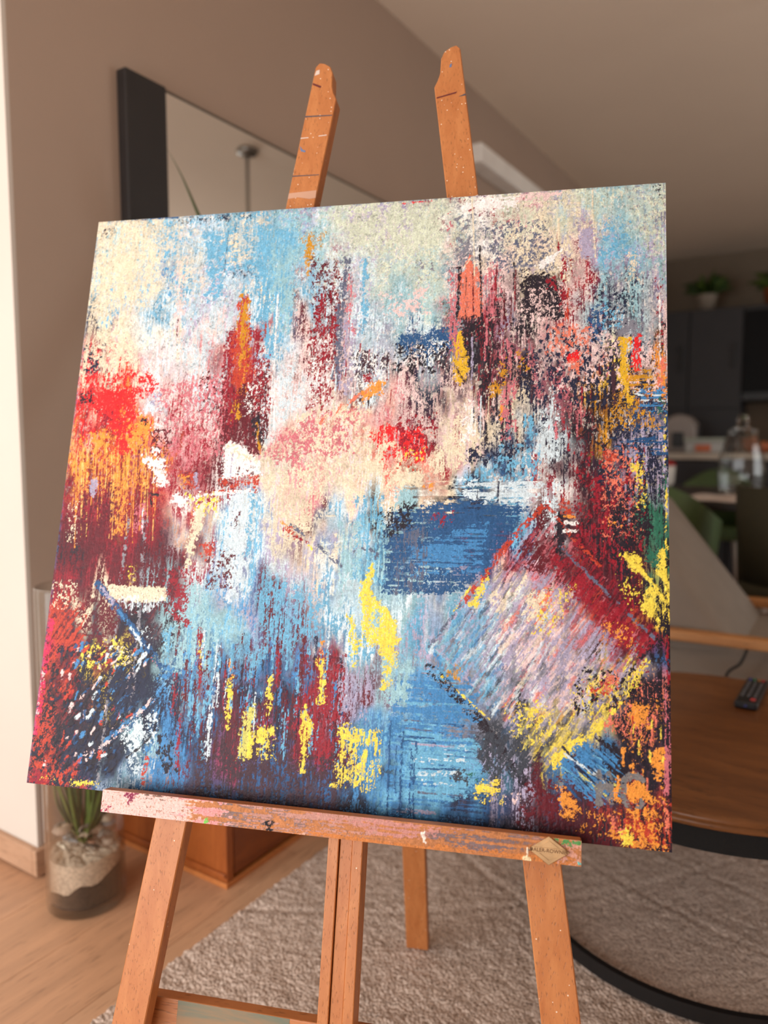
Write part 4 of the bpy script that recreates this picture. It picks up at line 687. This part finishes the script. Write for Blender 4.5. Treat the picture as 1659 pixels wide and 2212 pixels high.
fc = bpy.data.curves.new('plate_text', 'FONT'); fc.body = 'DALER-ROWNEY'; fc.size = .0054; fc.extrude = .00035; fc.align_x = 'CENTER'; fc.align_y = 'CENTER'; fc.space_character = 1.0
fo = bpy.data.objects.new('plate_text', fc); C.objects.link(fo); bpy.context.view_layer.update()
tm = bpy.data.meshes.new_from_object(fo.evaluated_get(bpy.context.evaluated_depsgraph_get())); bpy.data.objects.remove(fo)
tm.transform(Matrix((e1, e2, nn)).transposed().to_4x4()); tm.transform(Matrix.Translation(pc+nn*.0021-base_of(lg))); tm.materials.clear()
link('plate_lettering', tm, plain('lettering_brass', (118, 84, 56), .45, metal=.6), lg)
bm = bmesh.new(); bm_obox(bm, pc+nn*.0015, e1, e2, nn, .0175, .0030, .0005, .0002); frombm('plate_band', bm, BRASS, lg)

# ------------------------------------------------------------------ rug
def rug():
    x0, x1, y0, y1, st_ = -1.07, 1.5, -.55, 2.12, .0065
    nx, ny = int((x1-x0)/st_), int((y1-y0)/st_); Y, X = np.mgrid[0:ny+1, 0:nx+1].astype(np.float32)
    wx, wy = x0+X*st_, y0+Y*st_
    h = RUGZ-.0112+.0050*np.random.RandomState(9).rand(ny+1, nx+1).astype(np.float32)+.002*fbm(X, Y, 3, 3, 3, 1)+.002*fbm(X, Y, 9, 9, 5, 3)
    # carved grooves sweeping across the pile
    for cx, cy, r in ((-1.9, 2.9, 1.62), (-1.9, 2.9, 1.98), (1.15, -.15, 1.62), (1.15, -.15, 2.05), (.3, 3.4, 1.72), (.3, 3.4, 1.9), (.3, 3.4, 2.14)):
        d = np.hypot(wx-cx, wy-cy)-r; h -= .0035*np.exp(-(d/.006)**2); h += .001*np.exp(-((np.abs(d)-.018)/.010)**2)
    e = np.minimum(np.minimum(X, nx-X), np.minimum(Y, ny-Y)); h = np.where(e < 1, .001, h)
    wx = wx+(np.random.RandomState(2).rand(ny+1, nx+1)-.5)*st_*.7; wy = wy+(np.random.RandomState(5).rand(ny+1, nx+1)-.5)*st_*.7
    co = np.stack([wx, wy, h], -1).astype(np.float32).reshape(-1, 3); idx = np.arange((nx+1)*(ny+1), dtype=np.int32).reshape(ny+1, nx+1)
    q = np.stack([idx[:-1, :-1], idx[:-1, 1:], idx[1:, 1:], idx[1:, :-1]], -1).reshape(-1); nf = nx*ny
    me = bpy.data.meshes.new('rug'); me.vertices.add(len(co)); me.vertices.foreach_set('co', co.ravel()); me.loops.add(nf*4); me.loops.foreach_set('vertex_index', q); me.polygons.add(nf)
    me.polygons.foreach_set('loop_start', np.arange(nf, dtype=np.int32)*4); me.polygons.foreach_set('use_smooth', np.ones(nf, bool)); me.update(calc_edges=True)
    m, nt, bs = newmat('rug_pile'); v = coords(nt); n = N(nt, 'ShaderNodeTexNoise', Scale=190.0, Detail=3.0); nt.links.new(v, n.inputs['Vector'])
    nt.links.new(ramp(nt, n.outputs[0], [(.3, lin((176, 154, 140))), (.7, lin((232, 212, 198)))]), bs.inputs['Base Color']); bs.inputs['Roughness'].default_value = 1; bs.inputs['Specular IOR Level'].default_value = .1
    vo = N(nt, 'ShaderNodeTexVoronoi', Scale=150.0); nt.links.new(v, vo.inputs['Vector']); iv = N(nt, 'ShaderNodeMath', operation='SUBTRACT'); iv.inputs[0].default_value = 1; nt.links.new(vo.outputs['Distance'], iv.inputs[1]); bump(nt, bs, iv.outputs[0], .8, .005); return link('rug', me, m)
tag(rug(), 'thick beige carved-pile rug under the easel', 'rug')

# ------------------------------------------------------------------ glass vase, its fill and plant
VC = Vector((-1.392, .955, 0)); VR = .082
vz = lathe('glass_vase', [(0, .001), (VR-.004, .001), (VR, .006), (VR, .70), (VR-.003, .704), (VR-.006, .70), (VR-.006, .024), (VR-.012, .018), (0, .018)], VC, VGLASS, None, 64)
tag(vz, 'tall clear glass cylinder vase standing by the wall corner', 'vase')
def fill(name, r, z0, z1f, mat, label, cat, seed):
    V, F, n, m = [], [], 40, 8; rr = random.Random(seed)
    for j in range(m+1):
        for i in range(n):
            a = 2*math.pi*i/n; q = r*j/m; V.append((VC.x+q*math.cos(a), VC.y+q*math.sin(a), z1f(q*math.cos(a), q*math.sin(a))+rr.uniform(-.004, .004)))
    k = len(V)
    for i in range(n): a = 2*math.pi*i/n; V.append((VC.x+r*math.cos(a), VC.y+r*math.sin(a), z0(r*math.cos(a), r*math.sin(a))))
    for j in range(m):
        for i in range(n): F.append((j*n+i, (j+1)*n+i, (j+1)*n+(i+1) % n, j*n+(i+1) % n))
    for i in range(n): F.append((m*n+i, k+i, k+(i+1) % n, m*n+(i+1) % n))
    F.append(tuple(k+i for i in range(n)))
    return tag(mesh(name, V, F, mat, None, False), label, cat, None, 'stuff')
SOIL = plain('potting_soil', (46, 34, 28), .95, var=.7, scale=140, bmp=.8, bscale=200); SAND = plain('shell_sand', (206, 180, 158), .95, var=.3, scale=160, bmp=.6, bscale=260)
IR = VR-.0075
zs = lambda x, y: .058+.30*(x*.84+y*.54)+.006*math.sin(90*x+60*y)
fill('potting_soil', IR, lambda x, y: .0195, zs, SOIL, 'dark soil layer at the bottom of the glass vase', 'soil', 1)
zt = lambda x, y: .118+.10*(x*.3+y*.2)
fill('shell_sand', IR, lambda x, y: zs(x, y)+.0035, zt, SAND, 'pale coarse sand layer above the soil in the vase', 'sand', 2)
SH = [plain('shell_%d' % i, c, .5, var=.2, scale=60) for i, c in enumerate(((212, 186, 164), (190, 160, 140), (168, 166, 168), (196, 140, 112), (226, 210, 190), (130, 116, 108)))]
rs = random.Random(21); placed = []
SHL = ['ivory', 'tan', 'blue-grey', 'rust-tinted', 'cream', 'dark brown']
cnt = {}
def shell(kind, c, s, yaw, tip):
    """scallop: domed ribbed fan"""
    V, F, n, m = [], [], 14, 5
    for j in range(m+1):
        for i in range(n+1):
            a = math.radians(-75+150*i/n); q = j/m; rr_ = s*q*(1+.05*math.cos(i*math.pi)); z = s*.42*math.sin(math.pi*min(1, q*.9+.05))*(1-.35*(i/n-.5)**2)
            V.append(Vector((rr_*math.sin(a), rr_*math.cos(a)-s*.5, z)))
    k = len(V)
    V += [v*1.0-Vector((0, 0, .0022)) for v in V]
    for j in range(m):
        for i in range(n): f = (j*(n+1)+i, j*(n+1)+i+1, (j+1)*(n+1)+i+1, (j+1)*(n+1)+i); F += [f, tuple(x+k for x in f[::-1])]
    M = Matrix.Rotation(yaw, 4, 'Z')@Matrix.Rotation(tip, 4, 'X')
    o = mesh('seashell', [M@v for v in V], F, SH[kind], None, True); o.location = c; return o
cols_seen = []
for i in range(30):
    for _ in range(60):
        a, q = rs.uniform(0, 2*math.pi), math.sqrt(rs.random())*(IR-.022); lay_ = i//11; z = .132+lay_*.024
        s = rs.uniform(.016, .022) if lay_ else rs.uniform(.014, .02)
        c = VC+Vector((q*math.cos(a), q*math.sin(a), z))
        if lay_ == 2 and q < .03: continue
        if all((c-d).length > .020 for d in placed): break
    placed.append(c); kd = rs.randrange(6); o = shell(kd, c, s, rs.uniform(0, 6.3), rs.uniform(-1.0, 1.0))
    tag(o, '%s seashell in the heap inside the glass vase' % SHL[kd], 'seashell', 'shells in the vase')
LEAF = [plain('leaf_%d' % i, c, .45, var=.25, scale=30, spec=.4) for i, c in enumerate(((74, 96, 34), (96, 116, 44), (54, 78, 34), (128, 140, 60)))]
STEM = plain('plant_stem', (128, 88, 52), .7, var=.3, scale=60)
pln = root('leafy_plant', VC+Vector((0, 0, .15)), 'long-leaved green plant growing out of the glass vase', 'plant')
def blade(name, ctrl, w, mat, parent, twist=0):
    P_ = curve_pts(ctrl, 7); n = len(P_); V, F = [], []
    for i, q in enumerate(P_):
        t = i/(n-1); d = (P_[min(i+1, n-1)]-P_[max(i-1, 0)]).normalized(); s_ = d.cross(Vector((math.cos(twist), math.sin(twist), .2))); s_.normalize(); u = s_.cross(d)
        ww_ = w*(.45+.9*math.sin(math.pi*min(1, .12+.8*t)))*(1 if t < .55 else max(.03, (1-t)/.45)); V += [q-s_*ww_/2, q+u*ww_*.14, q+s_*ww_/2, q-u*ww_*.05]
    for i in range(n-1):
        for k in range(4): F.append((i*4+k, i*4+(k+1) % 4, (i+1)*4+(k+1) % 4, (i+1)*4+k))
    F += [(3, 2, 1, 0), tuple((n-1)*4+k for k in range(4))]
    return mesh(name, V, F, mat, parent, True)
for i in range(44):
    a = 2*math.pi*i/44*2.4+rs.uniform(-.2, .2); q = rs.uniform(.035, .069); H_ = rs.uniform(.24, .46); b0 = VC+Vector((rs.uniform(-.012, .012), rs.uniform(-.012, .012), .135))
    d = Vector((math.cos(a), math.sin(a), 0)); blade('leaf', [b0, b0+d*q*.6+ZA*H_*.2, b0+d*q*1.0+ZA*H_*.45, b0+d*q*.9+ZA*H_], rs.uniform(.0055, .0085), rs.choice(LEAF), pln, rs.uniform(0, 6))
for i in range(3):
    a = 1+2.1*i; d = Vector((math.cos(a), math.sin(a), 0)); b0 = VC+d*.012+ZA*.24
    tube('stem', curve_pts([b0-ZA*.07, b0+d*.01+ZA*.06, b0+d*.028+ZA*.2, b0+d*.02+ZA*.5], 6), [.0045]*19, STEM, pln)
def pxX(x, y, X):
    d = Fw+Rt*((x-829.5)/FPX)+Dn*((y-1106)/FPX); return CAM+d*(X/d.x)
# arching crown leaves above the rim
top0 = VC+ZA*.72
blade('leaf', [top0-ZA*.15, top0+Vector((.05, .08, .25)), pxX(470, 560, -1.34), pxX(430, 470, -1.36), pxX(392, 380, -1.385), pxX(356, 312, -1.41)], .034, LEAF[2], pln, .6)
for i in range(9):
    a = .4+i*.5; d = Vector((.8+.2*math.cos(a), .6*math.sin(a)+.3, 0)).normalized(); L = rs.uniform(.16, .28); blade('leaf', [top0-ZA*.25, top0+d*.03+ZA*.05, top0+d*L*.45+ZA*.2, top0+d*L*.8+ZA*.12], .018, rs.choice(LEAF), pln, a)

# ------------------------------------------------------------------ media bench along the wall
BX0, BX1, BY0, BY1, BH = XW+.02, -1.157, 1.148, 3.25, .48
mb = root('media_bench', ((BX0+BX1)/2, (BY0+BY1)/2, 0), 'low cherry wood media bench against the left wall', 'bench')
box('side_panel', (BX0, BY0, .012), (BX1, BY0+.022, BH-.03), CHERRY, mb, .002); box('side_panel', (BX0, BY1-.022, .012), (BX1, BY1, BH-.03), CHERRY, mb, .002)
box('back_panel', (BX0, BY0+.022, .02), (BX0+.01, BY1-.022, BH-.03), CHERRY, mb, .001); box('bench_top', (BX0-.004, BY0-.012, BH-.03), (BX1+.015, BY1+.012, BH), CHERRY, mb, .004)
box('plinth', (BX0, BY0-.004, 0), (BX1+.003, BY1+.004, .012), wood('cherry_edge', (206, 132, 72), (178, 104, 54), (6, 6, .7), .4, 5), mb, .001)
for i in range(3):
    a = BY0+.022+i*(BY1-BY0-.044)/3; d = box('drawer_front', (BX1-.02, a+.003, .02), (BX1-.002, a+(BY1-BY0-.044)/3-.003, BH-.034), CHERRYD, mb, .002)
    box('handle', (BX1-.002, a+.28, .30), (BX1+.012, a+.42, .312), BLACK, d, .003)
for i in range(2): box('edge_moulding', (BX0+.002, BY0-.006, .024+i*.40), (BX1-.002, BY0, .034+i*.40), CHERRY, mb, .002)

# ------------------------------------------------------------------ wall mirror
mi = root('wall_mirror', (XW, 2.0, .9), 'tall black-edged mirror hung on the left wall', 'mirror')
MT = 1.905
box('side_frame', (XW, 1.236, .55), (XW+.035, 1.362, MT), FRAMEB, mi, .004); box('side_frame', (XW, 2.62, .55), (XW+.035, 2.745, MT), FRAMEB, mi, .004)
box('mirror_glass', (XW, 1.362, .55), (XW+.020, 2.62, MT-.004), MIRROR, mi, .0005); box('top_rail', (XW, 1.362, MT-.004), (XW+.024, 2.62, MT), plain('mirror_rail', (96, 84, 72), .5), mi, .001)
# ------------------------------------------------------------------ pendant lamp over the dining table
pd = root('pendant_lamp', (-.17, 3.16, 1.45), 'steel pendant lamp on a thin rod, seen only in the mirror', 'lamp')
STEEL = plain('brushed_steel', (150, 146, 140), .35, metal=.8)
lathe('canopy', [(0, 0), (.055, 0), (.06, -.012), (.05, -.028), (.015, -.034), (0, -.034)], (-.17, 3.16, CZ), STEEL, pd, 28); tube('rod', [(-.17, 3.16, CZ-.03), (-.17, 3.16, 2.0), (-.17, 3.16, 1.66)], .009, STEEL, pd)
lathe('shade', [(.02, .22), (.05, .2), (.09, .06), (.10, 0), (.096, 0), (.086, .06), (.045, .19), (.02, .21)], (-.17, 3.16, 1.45), plain('shade_black', (40, 40, 42), .5), pd, 32)

# ------------------------------------------------------------------ round coffee table and remote
TC = Vector((-.24, 1.63, 0)); TZ = .41
ct = root('coffee_table', TC+ZA*RUGZ, 'round brown wooden coffee table with black metal hoop base', 'table')
lathe('tabletop', [(0, 0), (.392, 0), (.398, -.002), (.402, -.007), (.400, -.012), (.394, -.014), (.397, -.018), (.396, -.024), (.388, -.029), (0, -.029)], TC+ZA*TZ, WALNUT, ct, 96)
lathe('apron', [(.384, 0), (.384, -.040), (.372, -.040), (.372, 0), (.384, 0)], TC+ZA*(TZ-.029), FELT, ct, 80, False)
lathe('base_hoop', [(.372, 0), (.372, .028), (.360, .028), (.360, 0), (.372, 0)], TC+Vector((0, .02, RUGZ)), BLACK, ct, 96, False)
for a in (155, 25, 75): 
    d = Vector((math.cos(math.radians(a)), math.sin(math.radians(a)), 0)); bar('post', TC+d*.366+ZA*(RUGZ+.02), TC+d*.372+ZA*(TZ-.04), Vector((-d.y, d.x, 0)), .03, .012, BLACK, ct)
RMT = plain('remote_black', (24, 24, 28), .4)
ra, rb = Vector((-.188, 1.79, TZ)), Vector((-.184, 1.985, TZ)); rd = (rb-ra).normalized(); rx = Vector((rd.y, -rd.x, 0)); rc = (ra+rb)/2
rm = root('remote_control', rc, 'black television remote control lying on the round table', 'remote control')
bm = bmesh.new(); bm_obox(bm, rc+ZA*.0095, rx, rd, ZA, .024, .1, .009, .005); frombm('body', bm, RMT, rm, False)
def rbtn(x, y, c, r=.0045):
    lathe('button', [(r, 0), (r, .002), (r*.7, .003), (0, .003)], rc+rx*x+rd*y+ZA*.0186, c, rm, 10)
BG, BR_, BB_, BK_ = plain('btn_green', (60, 130, 90), .5), plain('btn_red', (190, 60, 60), .5), plain('btn_blue', (60, 70, 150), .5), plain('btn_grey', (90, 90, 96), .5)
rbtn(.012, -.078, BR_, .006); 
for x, c in ((-.014, BB_), (-.005, BG), (.005, plain('btn_yellow', (180, 120, 60), .5)), (.014, BR_)): rbtn(x, .080, c, .0036)
for j in range(7):
    for x in (-.013, 0, .013): rbtn(x, -.055+j*.018, BK_, .0038)
lathe('sensor', [(.0035, 0), (.003, .002), (0, .0025)], rc-rd*.1005+ZA*.010-ZA*.001, BB_, rm, 10)

# ------------------------------------------------------------------ lounge chair behind the coffee table
GREYF = plain('grey_upholstery', (142, 132, 122), .9, var=.06, bmp=.3, bscale=260)
lc = root('lounge_chair', (-.25, 2.6, 0), 'wooden-framed lounge chair with grey cushions behind the round table', 'chair')
AZ_ = .45
for y in (2.255, 2.86):
    bar('arm_rail', (-.62, y, AZ_-.004), (.22, y, AZ_+.004), YA, .05, .030, OAKRAIL, lc, .006)
    bar('front_leg', (.19, y, .001), (.14, y, AZ_-.015), YA, .036, .036, OAKRAIL, lc, .004); bar('rear_leg', (-.66, y, .001), (-.56, y, AZ_-.015), YA, .036, .036, OAKRAIL, lc, .004)
    bar('seat_rail', (-.58, y, .22), (.15, y, .27), YA, .03, .05, OAKRAIL, lc, .004)
bm = bmesh.new(); bm_obox(bm, (-.27, 2.58, .345), Vector((1, 0, .07)).normalized(), YA, Vector((-.07, 0, 1)).normalized(), .45, .30, .070, .03); frombm('seat_cushion', bm, GREYF, lc, True)
bu = Vector((-.62, 0, .78)).normalized(); bn = Vector((.78, 0, .62)).normalized()
bm = bmesh.new(); bm_obox(bm, Vector((-.30, 2.58, .46))+bu*.17-bn*.085, bu, YA, bn, .30, .288, .085, .03); frombm('back_cushion', bm, GREYF, lc, True)
tag(tube('power_cord', curve_pts([(-.235, 2.215, .44), (-.25, 2.205, .40), (-.285, 2.20, .35), (-.26, 2.18, .20), (-.25, 2.14, .03)], 6), .004, BLACK), 'dark power cord hanging below the chair rail', 'cord')

# ------------------------------------------------------------------ dining table, chairs and what stands on it
DT = plain('dark_table', (38, 32, 30), .4)
dt = root('dining_table', (-.35, 4.1, 0), 'dark dining table with pale steel legs beyond the lounge chair', 'table')
box('tabletop', (-1.1, 3.44, .715), (.55, 4.8, .75), DT, dt, .006)
LEGM = plain('pale_leg', (186, 176, 168), .4, metal=.2)
for x, y in ((-.375, 3.50), (.45, 3.50), (-.375, 4.7), (.45, 4.7)): box('leg', (x-.022, y-.022, 0), (x+.022, y+.022, .715), LEGM, dt, .003)
GRN = plain('green_shell', (82, 104, 66), .5, var=.08); OLV = plain('olive_fabric', (62, 60, 44), .85, var=.1, bmp=.3, bscale=200)
WLEG = plain('white_leg', (226, 216, 206), .5); TLEG = plain('tan_tip', (196, 150, 122), .6)
def chair(loc, rz, label, shell_m, arms):
    """tub chair facing local +Y"""
    r = root('dining_chair', loc, label, 'chair', 'chairs around the dining table'); L = Vector(loc)
    M = Matrix.Rotation(rz, 3, 'Z'); T = lambda x, y, z: L+M@Vector((x, y, z))
    def bx(n, c, d, m, bev): bm = bmesh.new(); bm_obox(bm, T(*c), M@XA, M@YA, ZA, *d, bev); return frombm(n, bm, m, r, True)
    bx('seat', (0, .02, .445), (.215, .21, .03), shell_m, .02)
    V, F, n = [], [], 14
    for t_ in (0, 1):
        for i in range(n+1):
            a = math.radians(180+180*i/n)
            for z in (.46, .84 if not arms else .84-.16*abs(math.cos(a))**2): q = .235-.02*t_+(.02 if z > .5 else 0); V.append(T(q*math.cos(a), .05+q*math.sin(a)*1.0, z))
    k = 2*(n+1)
    for i in range(n): a = 2*i; F += [(a, a+2, a+3, a+1), (k+a+1, k+a+3, k+a+2, k+a), (a+1, a+3, k+a+3, k+a+1), (a, k+a, k+a+2, a+2)]
    F += [(0, 1, k+1, k), (2*n, k+2*n, k+2*n+1, 2*n+1)]
    mesh('backrest', V, F, shell_m, r, True)
    for sx in (-1, 1):
        for sy in (-1, 1):
            a, b_ = T(sx*.22, .02+sy*.2, 0), T(sx*.15, .02+sy*.13, .43); P_ = [a, a.lerp(b_, .38), a.lerp(b_, .4), b_]
            g = tube('leg', [a.lerp(b_, .36), a.lerp(b_, .5), b_], [.017, .02, .014], WLEG, r); tube('leg_tip', [a, a.lerp(b_, .2), a.lerp(b_, .36)], [.009, .013, .017], TLEG, g)
    return r
chair((-.72, 3.30, 0), .15, 'green tub chair nearest the painting, pushed under the dining table', GRN, True)
chair((-.78, 5.12, 0), math.pi, 'green tub chair on the far side of the dining table', GRN, True)
chair((-.16, 3.19, 0), -.1, 'dark olive upholstered chair at the right edge', OLV, False)
def at(x, y, z):
    d = Fw+Rt*((x-829.5)/FPX)+Dn*((y-1106)/FPX); return CAM+d*((z-CAMH)/d.z)
# crumpled white cloth on the table
cl0 = Vector((-.53, 3.72, .751)); V, F = [], []; n = 14
for j in range(n+1):
    for i in range(n+1):
        x, y = (i/n-.5)*.34, (j/n-.5)*.5; V.append((cl0.x+x+.02*math.sin(9*y), cl0.y+y, .7535+.028*max(0, math.sin(11*x+3*y)*math.cos(7*y-2*x))*(1-abs(2*x/.34)**3)))
for j in range(n):
    for i in range(n): F.append((j*(n+1)+i, j*(n+1)+i+1, (j+1)*(n+1)+i+1, (j+1)*(n+1)+i))
k = len(V); V += [(a, b_, c-.003) for a, b_, c in V]; F += [tuple(q+k for q in f[::-1]) for f in F]
tag(mesh('table_cloth', V, F, plain('white_cloth', (222, 210, 202), .8), None, True), 'crumpled white cloth lying on the dark dining table', 'cloth')
# faceted crystal jug
jp = at(1597, 1064, .75); jp = Vector((-.50, 4.10, .75))
jr = root('crystal_jug', jp, 'faceted clear crystal jug standing on the dining table', 'jug')
pr = [(0, .004), (.095, .004), (.105, .02), (.112, .10), (.105, .18), (.085, .25), (.066, .30), (.070, .325), (.066, .325), (.062, .30), (.080, .25), (.100, .18), (.106, .10), (.098, .025), (0, .02)]
lathe('jug_body', pr, jp, GLASS, jr, 14, False); lathe('stopper', [(0, .40), (.018, .395), (.028, .37), (.022, .345), (.040, .335), (.060, .326), (0, .322)], jp, GLASS, jr, 10, False)
# white pot with red lid
pp = Vector((-1.02, 4.66, .75)); pr_ = root('enamel_pot', pp, 'white enamel pot with a red lid beside the canvas edge', 'pot')
lathe('pot_body', [(0, .001), (.075, .001), (.09, .02), (.095, .12), (.092, .125), (0, .12)], pp, WHITEP, pr_, 24); lathe('lid', [(.098, .125), (.09, .145), (.04, .165), (.012, .17), (.014, .185), (0, .19)], pp, plain('red_enamel', (170, 36, 40), .4), pr_, 24)

# ------------------------------------------------------------------ kitchen
CAB = plain('charcoal_cabinet', (42, 42, 46), .55, var=.05); CABD = plain('black_cabinet', (20, 20, 22), .45)
WT = plain('pale_worktop', (196, 186, 172), .5)
KY = 6.35
for i, (x0, x1, m, lab) in enumerate(((-1.56, -1.19, CAB, 'tall charcoal kitchen cabinet hidden partly by the canvas edge'), (-1.187, -.80, CAB, 'tall charcoal kitchen cabinet beside the black oven tower'))):
    r = root('tall_cabinet', ((x0+x1)/2, KY+.3, 0), lab, 'cabinet', 'tall kitchen cabinets')
    box('body', (x0, KY+.022, .1), (x1, 6.98, 2.06), m, r, .003); box('plinth', (x0, KY+.06, 0), (x1, 6.98, .1), CABD, r, .001)
    for z0, z1 in ((.105, 1.28), (1.285, 2.055)): d = box('door', (x0+.003, KY, z0), (x1-.003, KY+.02, z1), m, r, .002); box('handle', (x1-.06, KY-.025, z0+.3 if z0 > 1 else z1-.4), (x1-.045, KY-.001, z0+.5 if z0 > 1 else z1-.2), CABD, d, .003)
r = root('oven_tower', (-.05, KY+.3, 0), 'black built-in oven tower at the right edge', 'oven')
box('body', (-.797, KY+.022, 1.34), (.30, 6.98, 2.058), CABD, r, .003); box('oven_door', (-.79, KY, 1.40), (.29, KY+.02, 2.02), plain('oven_glass', (12, 12, 14), .5, spec=.15), r, .003); box('niche', (-.797, KY+.3, .94), (.30, 6.98, 1.335), plain('niche_brown', (96, 80, 64), .8), r, .003)
box('base_body', (-.797, KY+.022, 0), (.30, 6.98, .935), CABD, r, .003)
# island counter in front
IY = 5.55
for i in range(3):
    x0 = -1.5+i*.75; r = root('base_cabinet', (x0+.37, IY+.3, 0), ('grey island cabinet behind the canvas edge', 'grey island cabinet behind the dining table', 'grey island cabinet at the far right of the counter')[i], 'cabinet', 'island cabinets')
    box('body', (x0, IY+.02, .1), (x0+.745, IY+.6, .895), CAB, r, .003); box('door', (x0+.003, IY, .105), (x0+.742, IY+.018, .89), CAB, r, .002); box('plinth', (x0, IY+.05, 0), (x0+.745, IY+.58, .1), CABD, r, .001)
tag(box('worktop', (-1.53, IY-.03, .897), (.76, IY+.64, .94), WT, None, .004), 'pale worktop running along the kitchen island', 'worktop')
WZ = .941
# arched espresso machine
cm = root('coffee_machine', (-1.13, 5.85, WZ), 'arched silver-grey coffee machine on the worktop', 'appliance'); V = [( .0, 0), (.24, 0), (.24, .16), (.225, .22), (.18, .265), (.12, .28), (.06, .265), (.015, .22), (0, .16)]
prism('housing', [(a-.12, b_) for a, b_ in V], (-1.13, 5.95, WZ), XA, ZA, -YA, .2, plain('silver_grey', (150, 140, 134), .4), cm, .01); box('drip_bay', (-1.17, 5.735, WZ+.04), (-1.09, 5.752, WZ+.15), CABD, cm, .003); box('lever', (-1.0, 5.78, WZ+.1), (-.985, 5.80, WZ+.2), CABD, cm, .003)
# clear storage box with orange contents
sb = root('storage_box', (-.93, 5.62, WZ), 'clear plastic food box with orange contents on the worktop', 'box')
box('tub', (-1.045, 5.56, WZ), (-.80, 5.70, WZ+.085), plain('frosted_plastic', (176, 178, 176), .4), sb, .01); box('lid', (-1.052, 5.553, WZ+.085), (-.793, 5.707, WZ+.105), plain('frosted_lid', (168, 178, 164), .4), sb, .006); box('contents', (-.975, 5.552, WZ+.01), (-.875, 5.561, WZ+.06), plain('orange_food', (196, 110, 76), .6), sb, .003)
jr2 = root('spice_jar', (-.735, 5.62, WZ), 'small dark jar beside the clear box', 'jar'); lathe('jar_body', [(0, .001), (.035, .001), (.035, .07), (.03, .08), (0, .08)], (-.735, 5.62, WZ), plain('jar_dark', (44, 34, 30), .4), jr2, 18); lathe('jar_lid', [(.032, .08), (.032, .095), (0, .095)], (-.735, 5.62, WZ), CABD, jr2, 18)
fb = root('fruit_bowl', (-.60, 5.72, WZ), 'shallow orange bowl on the worktop behind the jug', 'bowl'); lathe('bowl_shell', [(0, .001), (.05, .001), (.07, .01), (.12, .07), (.113, .07), (.065, .016), (0, .012)], (-.60, 5.72, WZ), plain('terracotta', (170, 90, 50), .6), fb, 24)
for a in range(4): tag(blob_mesh('orange', (-.60+.035*math.cos(a*1.57), 5.72+.035*math.sin(a*1.57), WZ+.052), (.03, .03, .03), plain('orange_peel%d' % a, (206, 122, 50), .5), None, a, .03), 'orange fruit in the shallow bowl on the worktop', 'orange', 'oranges in the bowl')
# potted plants on top of the cabinets
def potted(loc, label, sc, seed, potm, pale):
    r = root('potted_plant', loc, label, 'plant', 'plants on the tall cabinets'); L = Vector(loc); rr = random.Random(seed)
    lathe('pot', [(0, .001), (.06*sc, .001), (.085*sc, .14*sc), (.09*sc, .15*sc), (.08*sc, .15*sc), (.07*sc, .13*sc), (0, .13*sc)], L, potm, r, 20)
    for i in range(46):
        a = rr.uniform(0, 6.28); el = rr.uniform(.2, 1.2); ln_ = rr.uniform(.12, .26)*sc; b0 = L+ZA*.13*sc; d = Vector((math.cos(a)*math.cos(el), math.sin(a)*math.cos(el), math.sin(el)))
        blade('leaf', [b0, b0+d*ln_*.5+ZA*.03*sc, b0+d*ln_-ZA*rr.uniform(.0, .05)*sc], rr.uniform(.035, .06)*sc, LEAF[rr.choice((0, 2, 2))], r, a+1.5)
potted((-1.12, 6.62, 2.061), 'bushy green plant in pale pot on the tall cabinet', 1.0, 3, plain('pale_pot', (150, 138, 124), .7), True)
potted((-.62, 6.62, 2.061), 'dark green plant in terracotta pot at the right edge', 1.0, 8, plain('terracotta_pot', (150, 84, 44), .7), False)
